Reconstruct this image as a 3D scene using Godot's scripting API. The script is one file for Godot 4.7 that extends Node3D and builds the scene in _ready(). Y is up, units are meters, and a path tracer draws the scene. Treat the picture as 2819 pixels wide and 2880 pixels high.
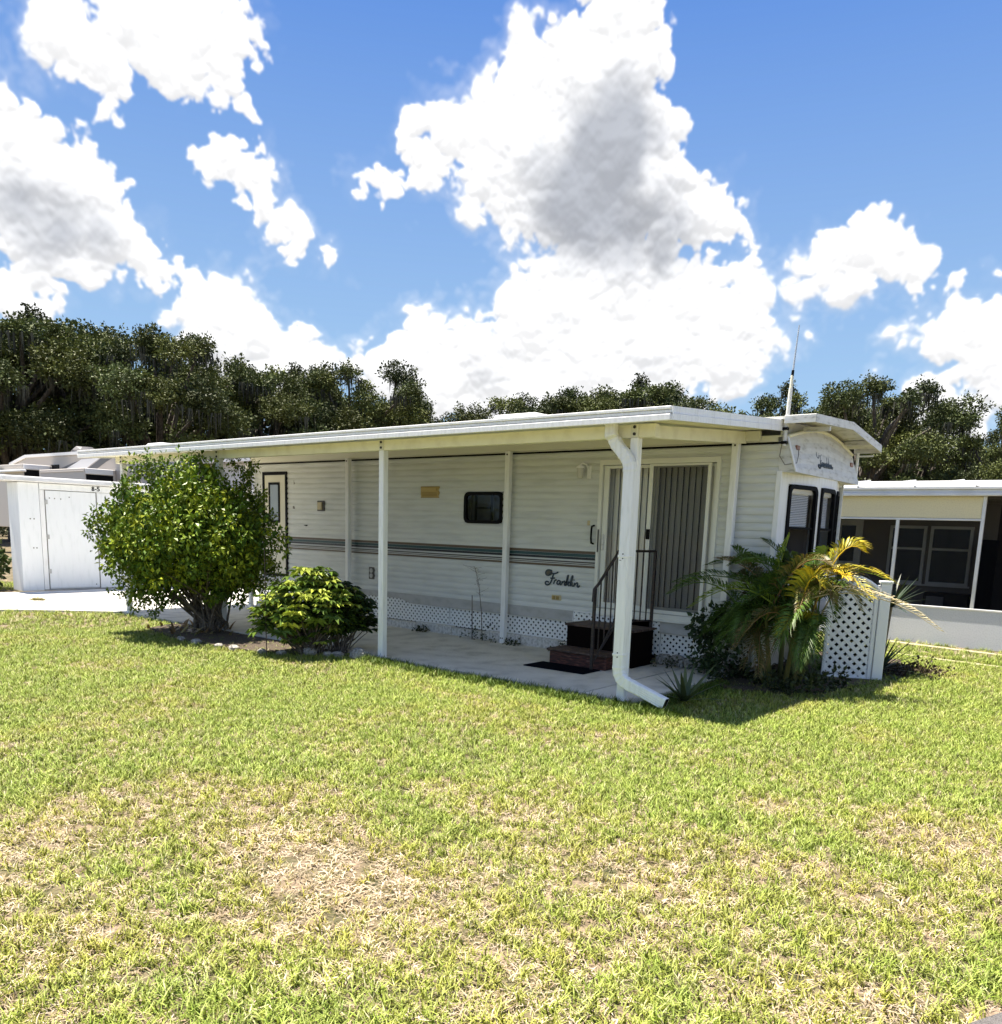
extends Node3D
# A park trailer with a patio roof on a sunny lawn. Trailer wall is the plane z = 0, x runs along it, patio top is y = 0.

const EXPO := 2.9
const SKY_GAIN := 0.45
var M := {}
var rng := RandomNumberGenerator.new()
var sky_rows := []
var sky_field := []
var sky_hint := []
var sky_noise := []
var sky_clouds := []

# ------------------------------------------------------------------ mesh building
class Mb:
	var v := PackedVector3Array()
	var n := PackedVector3Array()
	var c := PackedColorArray()
	var t := Transform3D()
	var col := Color(1, 1, 1)

	func tri(a: Vector3, b: Vector3, d: Vector3, na: Vector3, nb: Vector3, nd: Vector3) -> void:
		var pa := t * a
		var pb := t * b
		var pd := t * d
		var ma := (t.basis * na).normalized()
		var mb := (t.basis * nb).normalized()
		var md := (t.basis * nd).normalized()
		v.append(pa)
		n.append(ma)
		if (pb - pa).cross(pd - pa).dot(ma + mb + md) > 0.0:
			v.append(pd)
			v.append(pb)
			n.append(md)
			n.append(mb)
		else:
			v.append(pb)
			v.append(pd)
			n.append(mb)
			n.append(md)
		for i in 3:
			c.append(col)

	func poly(p: Array, hint: Vector3) -> void:
		var nn := Vector3.ZERO
		for i in p.size():
			var a: Vector3 = p[i]
			var b: Vector3 = p[(i + 1) % p.size()]
			nn += a.cross(b)
		nn = nn.normalized()
		if nn.dot(hint) < 0.0:
			nn = -nn
		for i in range(1, p.size() - 1):
			tri(p[0], p[i], p[i + 1], nn, nn, nn)

	func leaf(a: Vector3, b: Vector3, d: Vector3) -> void:
		var nn := (b - a).cross(d - a).normalized()
		tri(a, b, d, nn, nn, nn)

	func box(lo: Vector3, hi: Vector3, bev := 0.0) -> void:
		var ce := (lo + hi) / 2.0
		var h := (hi - lo) / 2.0
		var e := minf(bev, minf(h.x, minf(h.y, h.z)) * 0.49)
		for ax in 3:
			var a1 := (ax + 1) % 3
			var a2 := (ax + 2) % 3
			for s in [-1.0, 1.0]:
				var q := []
				for k in [[-1, -1], [1, -1], [1, 1], [-1, 1]]:
					var p := Vector3.ZERO
					p[ax] = s * h[ax]
					p[a1] = k[0] * (h[a1] - e)
					p[a2] = k[1] * (h[a2] - e)
					q.append(ce + p)
				var nn := Vector3.ZERO
				nn[ax] = s
				poly(q, nn)
				if e > 0.0:
					for s2 in [-1.0, 1.0]:
						var q2 := []
						for k in [-1.0, 1.0]:
							var p := Vector3.ZERO
							p[ax] = s * h[ax]
							p[a1] = s2 * (h[a1] - e)
							p[a2] = k * (h[a2] - e)
							q2.append(ce + p)
						for k in [1.0, -1.0]:
							var p := Vector3.ZERO
							p[ax] = s * (h[ax] - e)
							p[a1] = s2 * h[a1]
							p[a2] = k * (h[a2] - e)
							q2.append(ce + p)
						var hn := Vector3.ZERO
						hn[ax] = s
						hn[a1] = s2
						poly(q2, hn)
		if e > 0.0:
			for sx in [-1.0, 1.0]:
				for sy in [-1.0, 1.0]:
					for sz in [-1.0, 1.0]:
						var g := Vector3(sx, sy, sz)
						poly([ce + g * Vector3(h.x, h.y - e, h.z - e), ce + g * Vector3(h.x - e, h.y, h.z - e), ce + g * Vector3(h.x - e, h.y - e, h.z)], g)

	func prism(p: PackedVector2Array, z0: float, z1: float) -> void:
		var id := Geometry2D.triangulate_polygon(p)
		for i in range(0, id.size(), 3):
			for z in [z0, z1]:
				var hn := Vector3(0, 0, 1 if z == maxf(z0, z1) else -1)
				poly([Vector3(p[id[i]].x, p[id[i]].y, z), Vector3(p[id[i + 1]].x, p[id[i + 1]].y, z), Vector3(p[id[i + 2]].x, p[id[i + 2]].y, z)], hn)
		var cw := Geometry2D.is_polygon_clockwise(p)
		for i in p.size():
			var a := p[i]
			var b := p[(i + 1) % p.size()]
			var e := b - a
			var o := Vector3(e.y, -e.x, 0)
			if cw:
				o = -o
			poly([Vector3(a.x, a.y, z0), Vector3(b.x, b.y, z0), Vector3(b.x, b.y, z1), Vector3(a.x, a.y, z1)], o)

	func tube(path: Array, radii: Array, sides := 7, caps := true) -> void:
		var rings := []
		var prev := Vector3.ZERO
		for i in path.size():
			var p: Vector3 = path[i]
			var d: Vector3 = (path[mini(i + 1, path.size() - 1)] - path[maxi(i - 1, 0)]).normalized()
			var x := prev
			if i == 0:
				x = d.cross(Vector3.UP) if absf(d.y) < 0.9 else d.cross(Vector3.RIGHT)
			x = (x - d * x.dot(d)).normalized()
			prev = x
			var y := d.cross(x)
			var r: float = radii[mini(i, radii.size() - 1)]
			var ring := []
			for k in sides:
				var an := TAU * k / sides
				var o := x * cos(an) + y * sin(an)
				ring.append([p + o * r, o])
			rings.append(ring)
		for i in path.size() - 1:
			for k in sides:
				var a = rings[i][k]
				var b = rings[i][(k + 1) % sides]
				var e = rings[i + 1][(k + 1) % sides]
				var f = rings[i + 1][k]
				tri(a[0], b[0], e[0], a[1], b[1], e[1])
				tri(a[0], e[0], f[0], a[1], e[1], f[1])
		if caps:
			for w in [0, path.size() - 1]:
				var dd: Vector3 = path[0] - path[1] if w == 0 else path[w] - path[w - 1]
				var q := []
				for k in sides:
					q.append(rings[w][k][0])
				poly(q, dd)

	# a flat band between two closed outlines in XY, from z0 (back) to z1 (front)
	func ring(outer: PackedVector2Array, inner: PackedVector2Array, z0: float, z1: float) -> void:
		for i in outer.size():
			var j := (i + 1) % outer.size()
			var a := outer[i]
			var b := outer[j]
			var e := inner[j]
			var f := inner[i]
			poly([Vector3(a.x, a.y, z1), Vector3(b.x, b.y, z1), Vector3(e.x, e.y, z1), Vector3(f.x, f.y, z1)], Vector3(0, 0, z1 - z0))
			poly([Vector3(a.x, a.y, z0), Vector3(b.x, b.y, z0), Vector3(b.x, b.y, z1), Vector3(a.x, a.y, z1)], Vector3(a.x - f.x + b.x - e.x, a.y - f.y + b.y - e.y, 0))
			poly([Vector3(f.x, f.y, z0), Vector3(e.x, e.y, z0), Vector3(e.x, e.y, z1), Vector3(f.x, f.y, z1)], Vector3(f.x - a.x + e.x - b.x, f.y - a.y + e.y - b.y, 0))

	func mesh(off := Vector3.ZERO) -> ArrayMesh:
		var vv := v
		if off != Vector3.ZERO:
			vv = PackedVector3Array()
			vv.resize(v.size())
			for i in v.size():
				vv[i] = v[i] - off
		var a := []
		a.resize(Mesh.ARRAY_MAX)
		a[Mesh.ARRAY_VERTEX] = vv
		a[Mesh.ARRAY_NORMAL] = n
		a[Mesh.ARRAY_COLOR] = c
		var m := ArrayMesh.new()
		m.add_surface_from_arrays(Mesh.PRIMITIVE_TRIANGLES, a)
		return m


func rrect(x0: float, y0: float, x1: float, y1: float, r: float, seg := 5) -> PackedVector2Array:
	var p := PackedVector2Array()
	for k in [[x1 - r, y1 - r, 0], [x0 + r, y1 - r, 1], [x0 + r, y0 + r, 2], [x1 - r, y0 + r, 3]]:
		for i in seg + 1:
			var an: float = (float(k[2]) + float(i) / seg) * PI / 2.0
			p.append(Vector2(k[0] + r * cos(an), k[1] + r * sin(an)))
	return p


func rect(x0: float, y0: float, x1: float, y1: float) -> PackedVector2Array:
	return PackedVector2Array([Vector2(x1, y1), Vector2(x0, y1), Vector2(x0, y0), Vector2(x1, y0)])


# ------------------------------------------------------------------ scene tree helpers
func numbered(base: String, parent: Node) -> String:
	if not parent.has_node(NodePath(base)):
		return base
	var i := 1
	while parent.has_node(NodePath("%s_%03d" % [base, i])):
		i += 1
	return "%s_%03d" % [base, i]


func tag(o: Node, label: String, category := "", group := "", kind := "") -> Node:
	if label:
		o.set_meta("label", label)
	if category:
		o.set_meta("category", category)
	if group:
		o.set_meta("group", group)
	if kind:
		o.set_meta("kind", kind)
	return o


func thing(called: String, at: Vector3, label: String, category: String, group := "") -> Node3D:
	var o := Node3D.new()
	o.name = numbered(called, self)
	o.position = at
	add_child(o, true)
	tag(o, label, category, group)
	return o


func origin_of(p: Node) -> Vector3:
	var o := Vector3.ZERO
	while p != self and p != null:
		o += (p as Node3D).position
		p = p.get_parent()
	return o


# commits a shape given in world axes and places under parent (parents are never turned while parts are added this way)
func part(called: String, mb: Mb, m: Material, parent: Node = self, label := "") -> MeshInstance3D:
	var o := MeshInstance3D.new()
	o.name = numbered(called, parent)
	o.mesh = mb.mesh(origin_of(parent))
	o.material_override = m
	parent.add_child(o, true)
	if label:
		o.set_meta("label", label)
	return o


func single(called: String, mb: Mb, m: Material, at: Vector3, label: String, category: String, group := "") -> MeshInstance3D:
	var o := MeshInstance3D.new()
	o.name = numbered(called, self)
	o.mesh = mb.mesh(at)
	o.position = at
	o.material_override = m
	add_child(o, true)
	tag(o, label, category, group)
	return o


func struct(called: String, mb: Mb, m: Material) -> MeshInstance3D:
	var o := part(called, mb, m)
	o.set_meta("kind", "structure")
	return o


func bx(x0: float, y0: float, z0: float, x1: float, y1: float, z1: float, bev := 0.004) -> Mb:
	var b := Mb.new()
	b.box(Vector3(minf(x0, x1), minf(y0, y1), minf(z0, z1)), Vector3(maxf(x0, x1), maxf(y0, y1), maxf(z0, z1)), bev)
	return b


func many(called: String, mesh: Mesh, m: Material, xf: Array, tint: PackedColorArray, parent: Node, kind := "stuff") -> MultiMeshInstance3D:
	var mm := MultiMesh.new()
	mm.transform_format = MultiMesh.TRANSFORM_3D
	mm.use_colors = true
	mm.mesh = mesh
	mm.instance_count = xf.size()
	for i in xf.size():
		mm.set_instance_transform(i, xf[i])
		mm.set_instance_color(i, tint[i])
	var o := MultiMeshInstance3D.new()
	o.name = numbered(called, parent)
	o.multimesh = mm
	o.material_override = m
	parent.add_child(o, true)
	if kind:
		o.set_meta("kind", kind)
	return o


func rndv() -> Vector3:
	return Vector3(rng.randfn(), rng.randfn(), rng.randfn()).normalized()


func rbasis() -> Basis:
	return Basis(rndv(), rng.randf() * TAU)


# ------------------------------------------------------------------ materials
func lin(r: float, g: float, b: float) -> Color:
	return Color(r, g, b).linear_to_srgb()


func noise_tex(freq: float, seed_: int, ramp: Array, size := 512, oct := 4, warp := 0.0) -> NoiseTexture2D:
	var f := FastNoiseLite.new()
	f.noise_type = FastNoiseLite.TYPE_SIMPLEX_SMOOTH
	f.frequency = freq
	f.seed = seed_
	f.fractal_octaves = oct
	if warp > 0.0:
		f.domain_warp_enabled = true
		f.domain_warp_amplitude = warp
	var tx := NoiseTexture2D.new()
	tx.width = size
	tx.height = size
	tx.seamless = true
	tx.noise = f
	var g := Gradient.new()
	var off := PackedFloat32Array()
	var cols := PackedColorArray()
	for k in ramp:
		off.append(k[0])
		cols.append(lin(k[1], k[2], k[3]))
	g.offsets = off
	g.colors = cols
	tx.color_ramp = g
	return tx


func bump_tex(freq: float, seed_: int, strength: float, size := 512) -> NoiseTexture2D:
	var f := FastNoiseLite.new()
	f.frequency = freq
	f.seed = seed_
	f.fractal_octaves = 4
	var tx := NoiseTexture2D.new()
	tx.width = size
	tx.height = size
	tx.seamless = true
	tx.noise = f
	tx.as_normal_map = true
	tx.bump_strength = strength
	return tx


func plain(r: float, g: float, b: float, rough := 0.6, metal := 0.0) -> StandardMaterial3D:
	var m := StandardMaterial3D.new()
	m.albedo_color = lin(r, g, b)
	m.roughness = rough
	m.metallic = metal
	return m


# a surface with blotches of wear: ramp is [[offset, r, g, b], ...] in linear colour; scale is repeats per metre on each axis
func worn(ramp: Array, scale: Vector3, rough: float, freq: float, seed_: int, bump := 0.0, bfreq := 0.05) -> StandardMaterial3D:
	var m := StandardMaterial3D.new()
	m.albedo_texture = noise_tex(freq, seed_, ramp)
	m.roughness = rough
	m.uv1_triplanar = true
	m.uv1_world_triplanar = true
	m.uv1_scale = scale
	if bump > 0.0:
		m.normal_enabled = true
		m.normal_texture = bump_tex(bfreq, seed_ + 7, 6.0)
		m.normal_scale = bump
	return m


func leafmat(back := 0.35, rough := 0.45) -> StandardMaterial3D:
	var m := StandardMaterial3D.new()
	m.vertex_color_use_as_albedo = true
	m.albedo_color = Color(1, 1, 1)
	m.roughness = rough
	m.backlight_enabled = true
	m.backlight = Color(back, back, back * 0.8)
	m.metallic_specular = 0.3
	m.cull_mode = BaseMaterial3D.CULL_DISABLED
	return m


func glass(a: float, r := 0.05, g := 0.06, b := 0.06) -> StandardMaterial3D:
	var m := StandardMaterial3D.new()
	m.transparency = BaseMaterial3D.TRANSPARENCY_ALPHA
	m.albedo_color = Color(r, g, b, a)
	m.roughness = 0.03
	m.metallic_specular = 0.35
	return m


func screen_cloth(a: float) -> StandardMaterial3D:
	var m := StandardMaterial3D.new()
	m.transparency = BaseMaterial3D.TRANSPARENCY_ALPHA
	m.albedo_color = Color(0.09, 0.09, 0.10, a)
	m.roughness = 0.9
	m.metallic_specular = 0.1
	return m


func materials() -> void:
	M.siding = worn([[0.15, 0.56, 0.575, 0.56], [0.5, 0.635, 0.65, 0.635], [0.85, 0.665, 0.68, 0.665]], Vector3(0.2, 1.3, 0.2), 0.42, 0.012, 3)
	M.white = worn([[0.10, 0.76, 0.76, 0.735], [0.4, 0.84, 0.84, 0.825], [0.8, 0.87, 0.87, 0.86]], Vector3(3.0, 0.45, 3.0), 0.4, 0.012, 5)
	M.old_white = worn([[0.12, 0.42, 0.41, 0.36], [0.32, 0.62, 0.61, 0.575], [0.8, 0.70, 0.70, 0.675]], Vector3(0.7, 2.2, 0.7), 0.5, 0.012, 9)
	M.cream = worn([[0.2, 0.76, 0.73, 0.56], [0.6, 0.84, 0.815, 0.64]], Vector3(0.7, 0.7, 0.7), 0.5, 0.01, 11)
	M.frame = plain(0.76, 0.76, 0.71, 0.45)
	M.header = plain(0.70, 0.68, 0.57, 0.5)
	M.grey_panel = worn([[0.2, 0.36, 0.355, 0.34], [0.6, 0.46, 0.455, 0.44]], Vector3(0.6, 0.9, 0.6), 0.5, 0.012, 15)
	M.lattice = plain(0.84, 0.84, 0.82, 0.45)
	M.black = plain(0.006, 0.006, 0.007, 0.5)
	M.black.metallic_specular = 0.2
	M.rubber = plain(0.005, 0.005, 0.006, 0.55)
	M.rubber.metallic_specular = 0.2
	M.door = plain(0.66, 0.63, 0.50, 0.4)
	M.teal = plain(0.022, 0.07, 0.075, 0.45)
	M.brown_band = plain(0.12, 0.085, 0.055, 0.5)
	M.grey_band = plain(0.075, 0.068, 0.062, 0.5)
	M.navy = plain(0.010, 0.014, 0.020, 0.45)
	M.emblem = plain(0.035, 0.055, 0.075, 0.4)
	M.badge = plain(0.12, 0.10, 0.07, 0.5)
	M.yellowed = plain(0.50, 0.36, 0.13, 0.5)
	M.yellow_dark = plain(0.34, 0.235, 0.07, 0.5)
	M.beige = plain(0.55, 0.46, 0.27, 0.5)
	M.glass = glass(0.06)
	M.dark_glass = glass(0.28, 0.02, 0.025, 0.03)
	M.screen = screen_cloth(0.46)
	M.porch_screen = screen_cloth(0.38)
	M.blind = plain(0.74, 0.73, 0.69, 0.6)
	M.blind.backlight_enabled = true
	M.blind.backlight = Color(0.2, 0.2, 0.18)
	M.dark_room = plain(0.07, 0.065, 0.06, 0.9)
	M.concrete = worn([[0.10, 0.44, 0.42, 0.365], [0.38, 0.57, 0.545, 0.475], [0.75, 0.64, 0.615, 0.54]], Vector3(0.3, 0.3, 0.3), 0.85, 0.014, 21, 0.18, 0.12)
	M.drive = worn([[0.15, 0.46, 0.44, 0.40], [0.5, 0.60, 0.585, 0.545], [0.8, 0.66, 0.65, 0.61]], Vector3(0.35, 0.35, 0.35), 0.85, 0.012, 23, 0.3, 0.12)
	M.path = worn([[0.2, 0.26, 0.22, 0.13], [0.6, 0.42, 0.37, 0.24]], Vector3(1.2, 1.2, 1.2), 0.9, 0.03, 24)
	M.block = worn([[0.2, 0.44, 0.42, 0.38], [0.5, 0.62, 0.60, 0.56], [0.8, 0.72, 0.70, 0.66]], Vector3(2.2, 2.2, 2.2), 0.85, 0.015, 25, 0.6, 0.08)
	M.rock = worn([[0.2, 0.14, 0.13, 0.11], [0.5, 0.32, 0.30, 0.27], [0.8, 0.50, 0.48, 0.44]], Vector3(3, 3, 3), 0.9, 0.015, 27, 0.8, 0.06)
	M.step_wood = worn([[0.2, 0.018, 0.005, 0.003], [0.5, 0.055, 0.013, 0.008], [0.72, 0.095, 0.028, 0.017], [0.88, 0.15, 0.08, 0.06]], Vector3(1.2, 7, 1.2), 0.65, 0.012, 29, 0.4, 0.05)
	M.tread = worn([[0.2, 0.03, 0.016, 0.012], [0.5, 0.065, 0.038, 0.028], [0.8, 0.12, 0.08, 0.062]], Vector3(1.2, 1.2, 6), 0.7, 0.012, 31)
	M.dark_wood = plain(0.006, 0.004, 0.0035, 0.8)
	M.dark_wood.metallic_specular = 0.12
	M.iron = worn([[0.3, 0.014, 0.011, 0.010], [0.6, 0.030, 0.018, 0.014], [0.85, 0.085, 0.04, 0.028]], Vector3(3, 3, 3), 0.55, 0.02, 33)
	M.mat = plain(0.005, 0.006, 0.009, 0.95)
	M.mat.metallic_specular = 0.1
	M.shed = worn([[0.08, 0.75, 0.775, 0.775], [0.4, 0.815, 0.835, 0.84], [0.8, 0.83, 0.85, 0.855]], Vector3(1.6, 0.3, 1.6), 0.4, 0.012, 35)
	M.bolt = plain(0.02, 0.018, 0.016, 0.6)
	M.spot = plain(0.20, 0.19, 0.17, 0.7)
	M.amber = plain(0.24, 0.10, 0.05, 0.45)
	M.house_white = worn([[0.2, 0.66, 0.66, 0.65], [0.6, 0.76, 0.76, 0.76]], Vector3(0.3, 0.3, 0.3), 0.5, 0.01, 37)
	M.frieze = worn([[0.2, 0.74, 0.65, 0.41], [0.6, 0.80, 0.71, 0.46]], Vector3(1.5, 1.5, 1.5), 0.75, 0.05, 39, 0.4, 0.15)
	M.knee = worn([[0.2, 0.55, 0.57, 0.61], [0.6, 0.62, 0.64, 0.68]], Vector3(1.5, 1.5, 1.5), 0.75, 0.05, 41, 0.4, 0.15)
	M.porch_wall = plain(0.24, 0.215, 0.195, 0.7)
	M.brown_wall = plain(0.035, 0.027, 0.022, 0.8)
	M.rv_tan = plain(0.44, 0.40, 0.36, 0.35)
	M.rv_white = plain(0.78, 0.78, 0.78, 0.3)
	M.rv_grey = plain(0.10, 0.095, 0.095, 0.35)
	M.rv_light = plain(0.52, 0.48, 0.44, 0.35)
	M.bark = worn([[0.2, 0.035, 0.028, 0.022], [0.5, 0.085, 0.07, 0.058], [0.8, 0.17, 0.15, 0.13]], Vector3(0.8, 0.25, 0.8), 0.9, 0.02, 43, 1.0, 0.04)
	M.twig = worn([[0.2, 0.06, 0.045, 0.032], [0.5, 0.13, 0.105, 0.08], [0.8, 0.24, 0.21, 0.17]], Vector3(4, 1.5, 4), 0.85, 0.02, 45)
	M.leaf = leafmat(0.30, 0.4)
	M.oak = leafmat(0.30, 0.55)
	M.grass = leafmat(0.44, 0.55)
	M.palm = leafmat(0.4, 0.4)
	M.mulch = worn([[0.2, 0.025, 0.018, 0.012], [0.5, 0.065, 0.047, 0.032], [0.8, 0.17, 0.13, 0.09]], Vector3(1.6, 1.6, 1.6), 0.95, 0.06, 47, 1.0, 0.1)
	M.soil = worn([[0.15, 0.06, 0.06, 0.02], [0.42, 0.11, 0.095, 0.045], [0.62, 0.17, 0.13, 0.08], [0.85, 0.27, 0.195, 0.14]], Vector3(0.33, 0.33, 0.33), 0.95, 0.02, 49, 1.0, 0.12)
	M.straw = worn([[0.2, 0.24, 0.18, 0.11], [0.5, 0.42, 0.345, 0.225], [0.8, 0.56, 0.48, 0.34]], Vector3(1.3, 1.3, 1.3), 0.95, 0.05, 51, 1.0, 0.12)
	M.road = worn([[0.2, 0.07, 0.065, 0.062], [0.6, 0.14, 0.13, 0.125]], Vector3(2, 2, 2), 0.9, 0.1, 53, 1.0, 0.2)
	M.whip = plain(0.42, 0.46, 0.52, 0.3, 0.4)


# ------------------------------------------------------------------ sky
func cloud(az: float, el: float, r: float, list: Array, grey := 0.0) -> void:
	list.append([az, el, r, grey])


func make_sky() -> ImageTexture:
	for i in 4:
		var f := FastNoiseLite.new()
		f.noise_type = FastNoiseLite.TYPE_SIMPLEX_SMOOTH
		f.seed = 70 + i * 5
		f.frequency = [7.0, 13.0, 5.0, 40.0][i]
		f.fractal_octaves = [3, 3, 4, 3][i]
		f.fractal_gain = 0.55
		sky_noise.append(f)
	var L := sky_clouds
	# fair-weather cumulus, each heap as [azimuth, elevation, radius] in degrees
	for k in [[-65.4, 25.2, 2.2], [-62.1, 26.3, 2.6], [-58.6, 26.5, 2.7], [-56.3, 27.2, 1.9], [-59.9, 24.9, 2.5], [-63.6, 24.4, 2.5], [-56.8, 24.6, 1.4], [-66.6, 23.9, 1.0], [-61, 30, 3.6], [-66, 29, 3.2]]:
		cloud(k[0], k[1], k[2], L)
	for k in [[-68.7, 20.3, 2.2], [-67.6, 18.2, 3.1], [-64.6, 18.1, 2.5], [-64.0, 16.0, 2.9], [-67.3, 15.4, 3.0], [-62.3, 15.3, 2.0], [-60.9, 14.6, 1.2], [-63.2, 13.9, 1.0], [-71.5, 18.0, 3.6], [-74, 16, 3]]:
		cloud(k[0], k[1], k[2], L)
	for k in [[-68.8, 11.9, 2.0], [-67.1, 11.8, 1.5], [-71.5, 11.4, 2.2], [-59.1, 20.9, 0.95], [-57.0, 20.7, 1.2], [-55.5, 20.2, 1.4], [-55.0, 18.8, 1.4], [-53.9, 17.7, 1.6], [-52.9, 17.3, 1.2], [-53.5, 16.7, 1.0]]:
		cloud(k[0], k[1], k[2], L)
	for k in [[-32.6, 29.4, 2.5], [-35.8, 28.0, 2.1], [-38.4, 26.8, 2.2], [-34.4, 26.3, 3.0], [-31.8, 27.0, 2.4], [-40.7, 25.0, 1.7], [-43.0, 23.4, 2.2], [-45.0, 22.2, 1.8], [-47.3, 21.0, 1.4], [-48.7, 20.4, 0.9], [-38.9, 23.0, 4.1], [-33.2, 23.5, 4.0], [-29.6, 23.7, 1.9], [-35.4, 20.9, 3.7], [-30.4, 21.1, 3.3], [-27.0, 19.7, 2.1], [-25.3, 18.9, 1.4], [-41.5, 19.6, 1.3], [-33.6, 18.6, 2.6], [-38.1, 19.3, 1.6], [-29.5, 18.9, 1.7], [-33, 32, 3.2]]:
		cloud(k[0], k[1], k[2], L)
	for k in [[-31.7, 15.8, 3.4], [-35.1, 14.8, 3.2], [-37.8, 13.1, 3.3], [-27.6, 14.5, 3.2], [-24.2, 13.4, 2.4], [-22.1, 12.3, 1.1], [-41.3, 11.9, 2.7], [-44.2, 12.2, 2.3], [-43.2, 9.4, 2.8], [-47.6, 9.2, 1.8], [-34.2, 11.3, 4.2], [-29.1, 11.6, 3.8], [-24.3, 10.9, 2.7], [-39.8, 9.8, 3.0], [-38.6, 16.4, 0.7], [-46.2, 10.3, 2.4], [-36.3, 16.6, 1.0], [-30, 8, 4], [-37, 8, 4]]:
		cloud(k[0], k[1], k[2], L)
	for k in [[-57.2, 12.8, 2.4], [-59.1, 12.3, 1.7], [-55.6, 11.5, 2.3], [-53.0, 10.5, 2.4], [-51.0, 10.1, 1.5], [-58.2, 10.6, 2.6], [-54.4, 9.1, 2.5], [-48.3, 10.3, 1.2], [-57.5, 14.4, 0.9]]:
		cloud(k[0], k[1], k[2], L)
	for k in [[-17.0, 16.8, 2.1], [-15.6, 16.9, 1.7], [-19.1, 16.3, 1.9], [-20.6, 16.1, 1.4], [-14.0, 15.6, 1.4], [-17.7, 14.7, 1.5], [-22.1, 15.1, 1.1], [-16.6, 18.6, 0.4], [-10.6, 12.3, 1.9], [-9.0, 12.8, 1.9], [-12.2, 11.8, 1.5], [-14.2, 12.1, 0.7], [-9.6, 10.4, 2.0], [-9.6, 15.0, 0.8], [-8.4, 8.8, 1.7], [-12.1, 8.3, 1.8], [-10.6, 7.2, 1.9], [-13.3, 9.0, 1.1], [-6, 11, 3]]:
		cloud(k[0], k[1], k[2], L)
	for k in [[-44.6, 24.9, 0.55], [-45.2, 23.9, 0.4], [-50.9, 16.4, 0.45], [-19.4, 12.1, 0.5], [-15.9, 10.4, 0.6], [-23.4, 16.9, 0.5], [-12.0, 15.2, 0.5], [-13.2, 6.6, 1.4], [-15.4, 7.6, 1.0], [-11, 5.6, 1.8]]:
		cloud(k[0], k[1], k[2] + 0.25, L)
	# flat grey undersides of the thick ones
	for k in [[-31.0, 22.6, 5.2, 1.0], [-30.4, 19.4, 4.2, 1.0], [-34.4, 20.2, 4.2, 0.85], [-30.6, 25.0, 3.2, 0.7], [-28.6, 21, 2.6, 0.5], [-67.2, 17.0, 3.2, 0.85], [-64.2, 16.3, 2.2, 0.6], [-40.4, 10.4, 2.6, 0.45], [-29.6, 11.4, 3.0, 0.4], [-12.4, 9.4, 1.6, 0.3]]:
		cloud(k[0], k[1], k[2], L, k[3])
	# the rest of the sky carries the same scattered cumulus
	var r := RandomNumberGenerator.new()
	r.seed = 4242
	for i in 46:
		var az := r.randf_range(0.0, 276.0)
		var el := 6.0 + 62.0 * pow(r.randf(), 1.5)
		var s := r.randf_range(1.6, 3.4)
		for j in 9:
			var rr := s * r.randf_range(0.5, 1.2)
			cloud(az + r.randfn() * s * 1.9 / cos(deg_to_rad(el)), el + r.randfn() * s * 0.8, rr, L)
		if r.randf() < 0.6:
			cloud(az, el - s * 0.5, s * 1.3, L, r.randf_range(0.4, 0.9))
	var H := 1024
	sky_rows.resize(32)
	sky_field.resize(32)
	sky_hint.resize(32)
	var id := WorkerThreadPool.add_group_task(sky_depth, 32)
	WorkerThreadPool.wait_for_group_task_completion(id)
	id = WorkerThreadPool.add_group_task(sky_chunk, 32)
	WorkerThreadPool.wait_for_group_task_completion(id)
	var data := PackedByteArray()
	for k in 32:
		data.append_array(sky_rows[k])
	var low := PackedByteArray()
	low.resize(4096 * H * 3)
	var gcol := lin(0.17, 0.17, 0.10)
	for i in range(0, low.size(), 3):
		low[i] = int(gcol.r * 255)
		low[i + 1] = int(gcol.g * 255)
		low[i + 2] = int(gcol.b * 255)
	data.append_array(low)
	var im := Image.create_from_data(4096, 2048, false, Image.FORMAT_RGB8, data)
	return ImageTexture.create_from_image(im)


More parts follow.
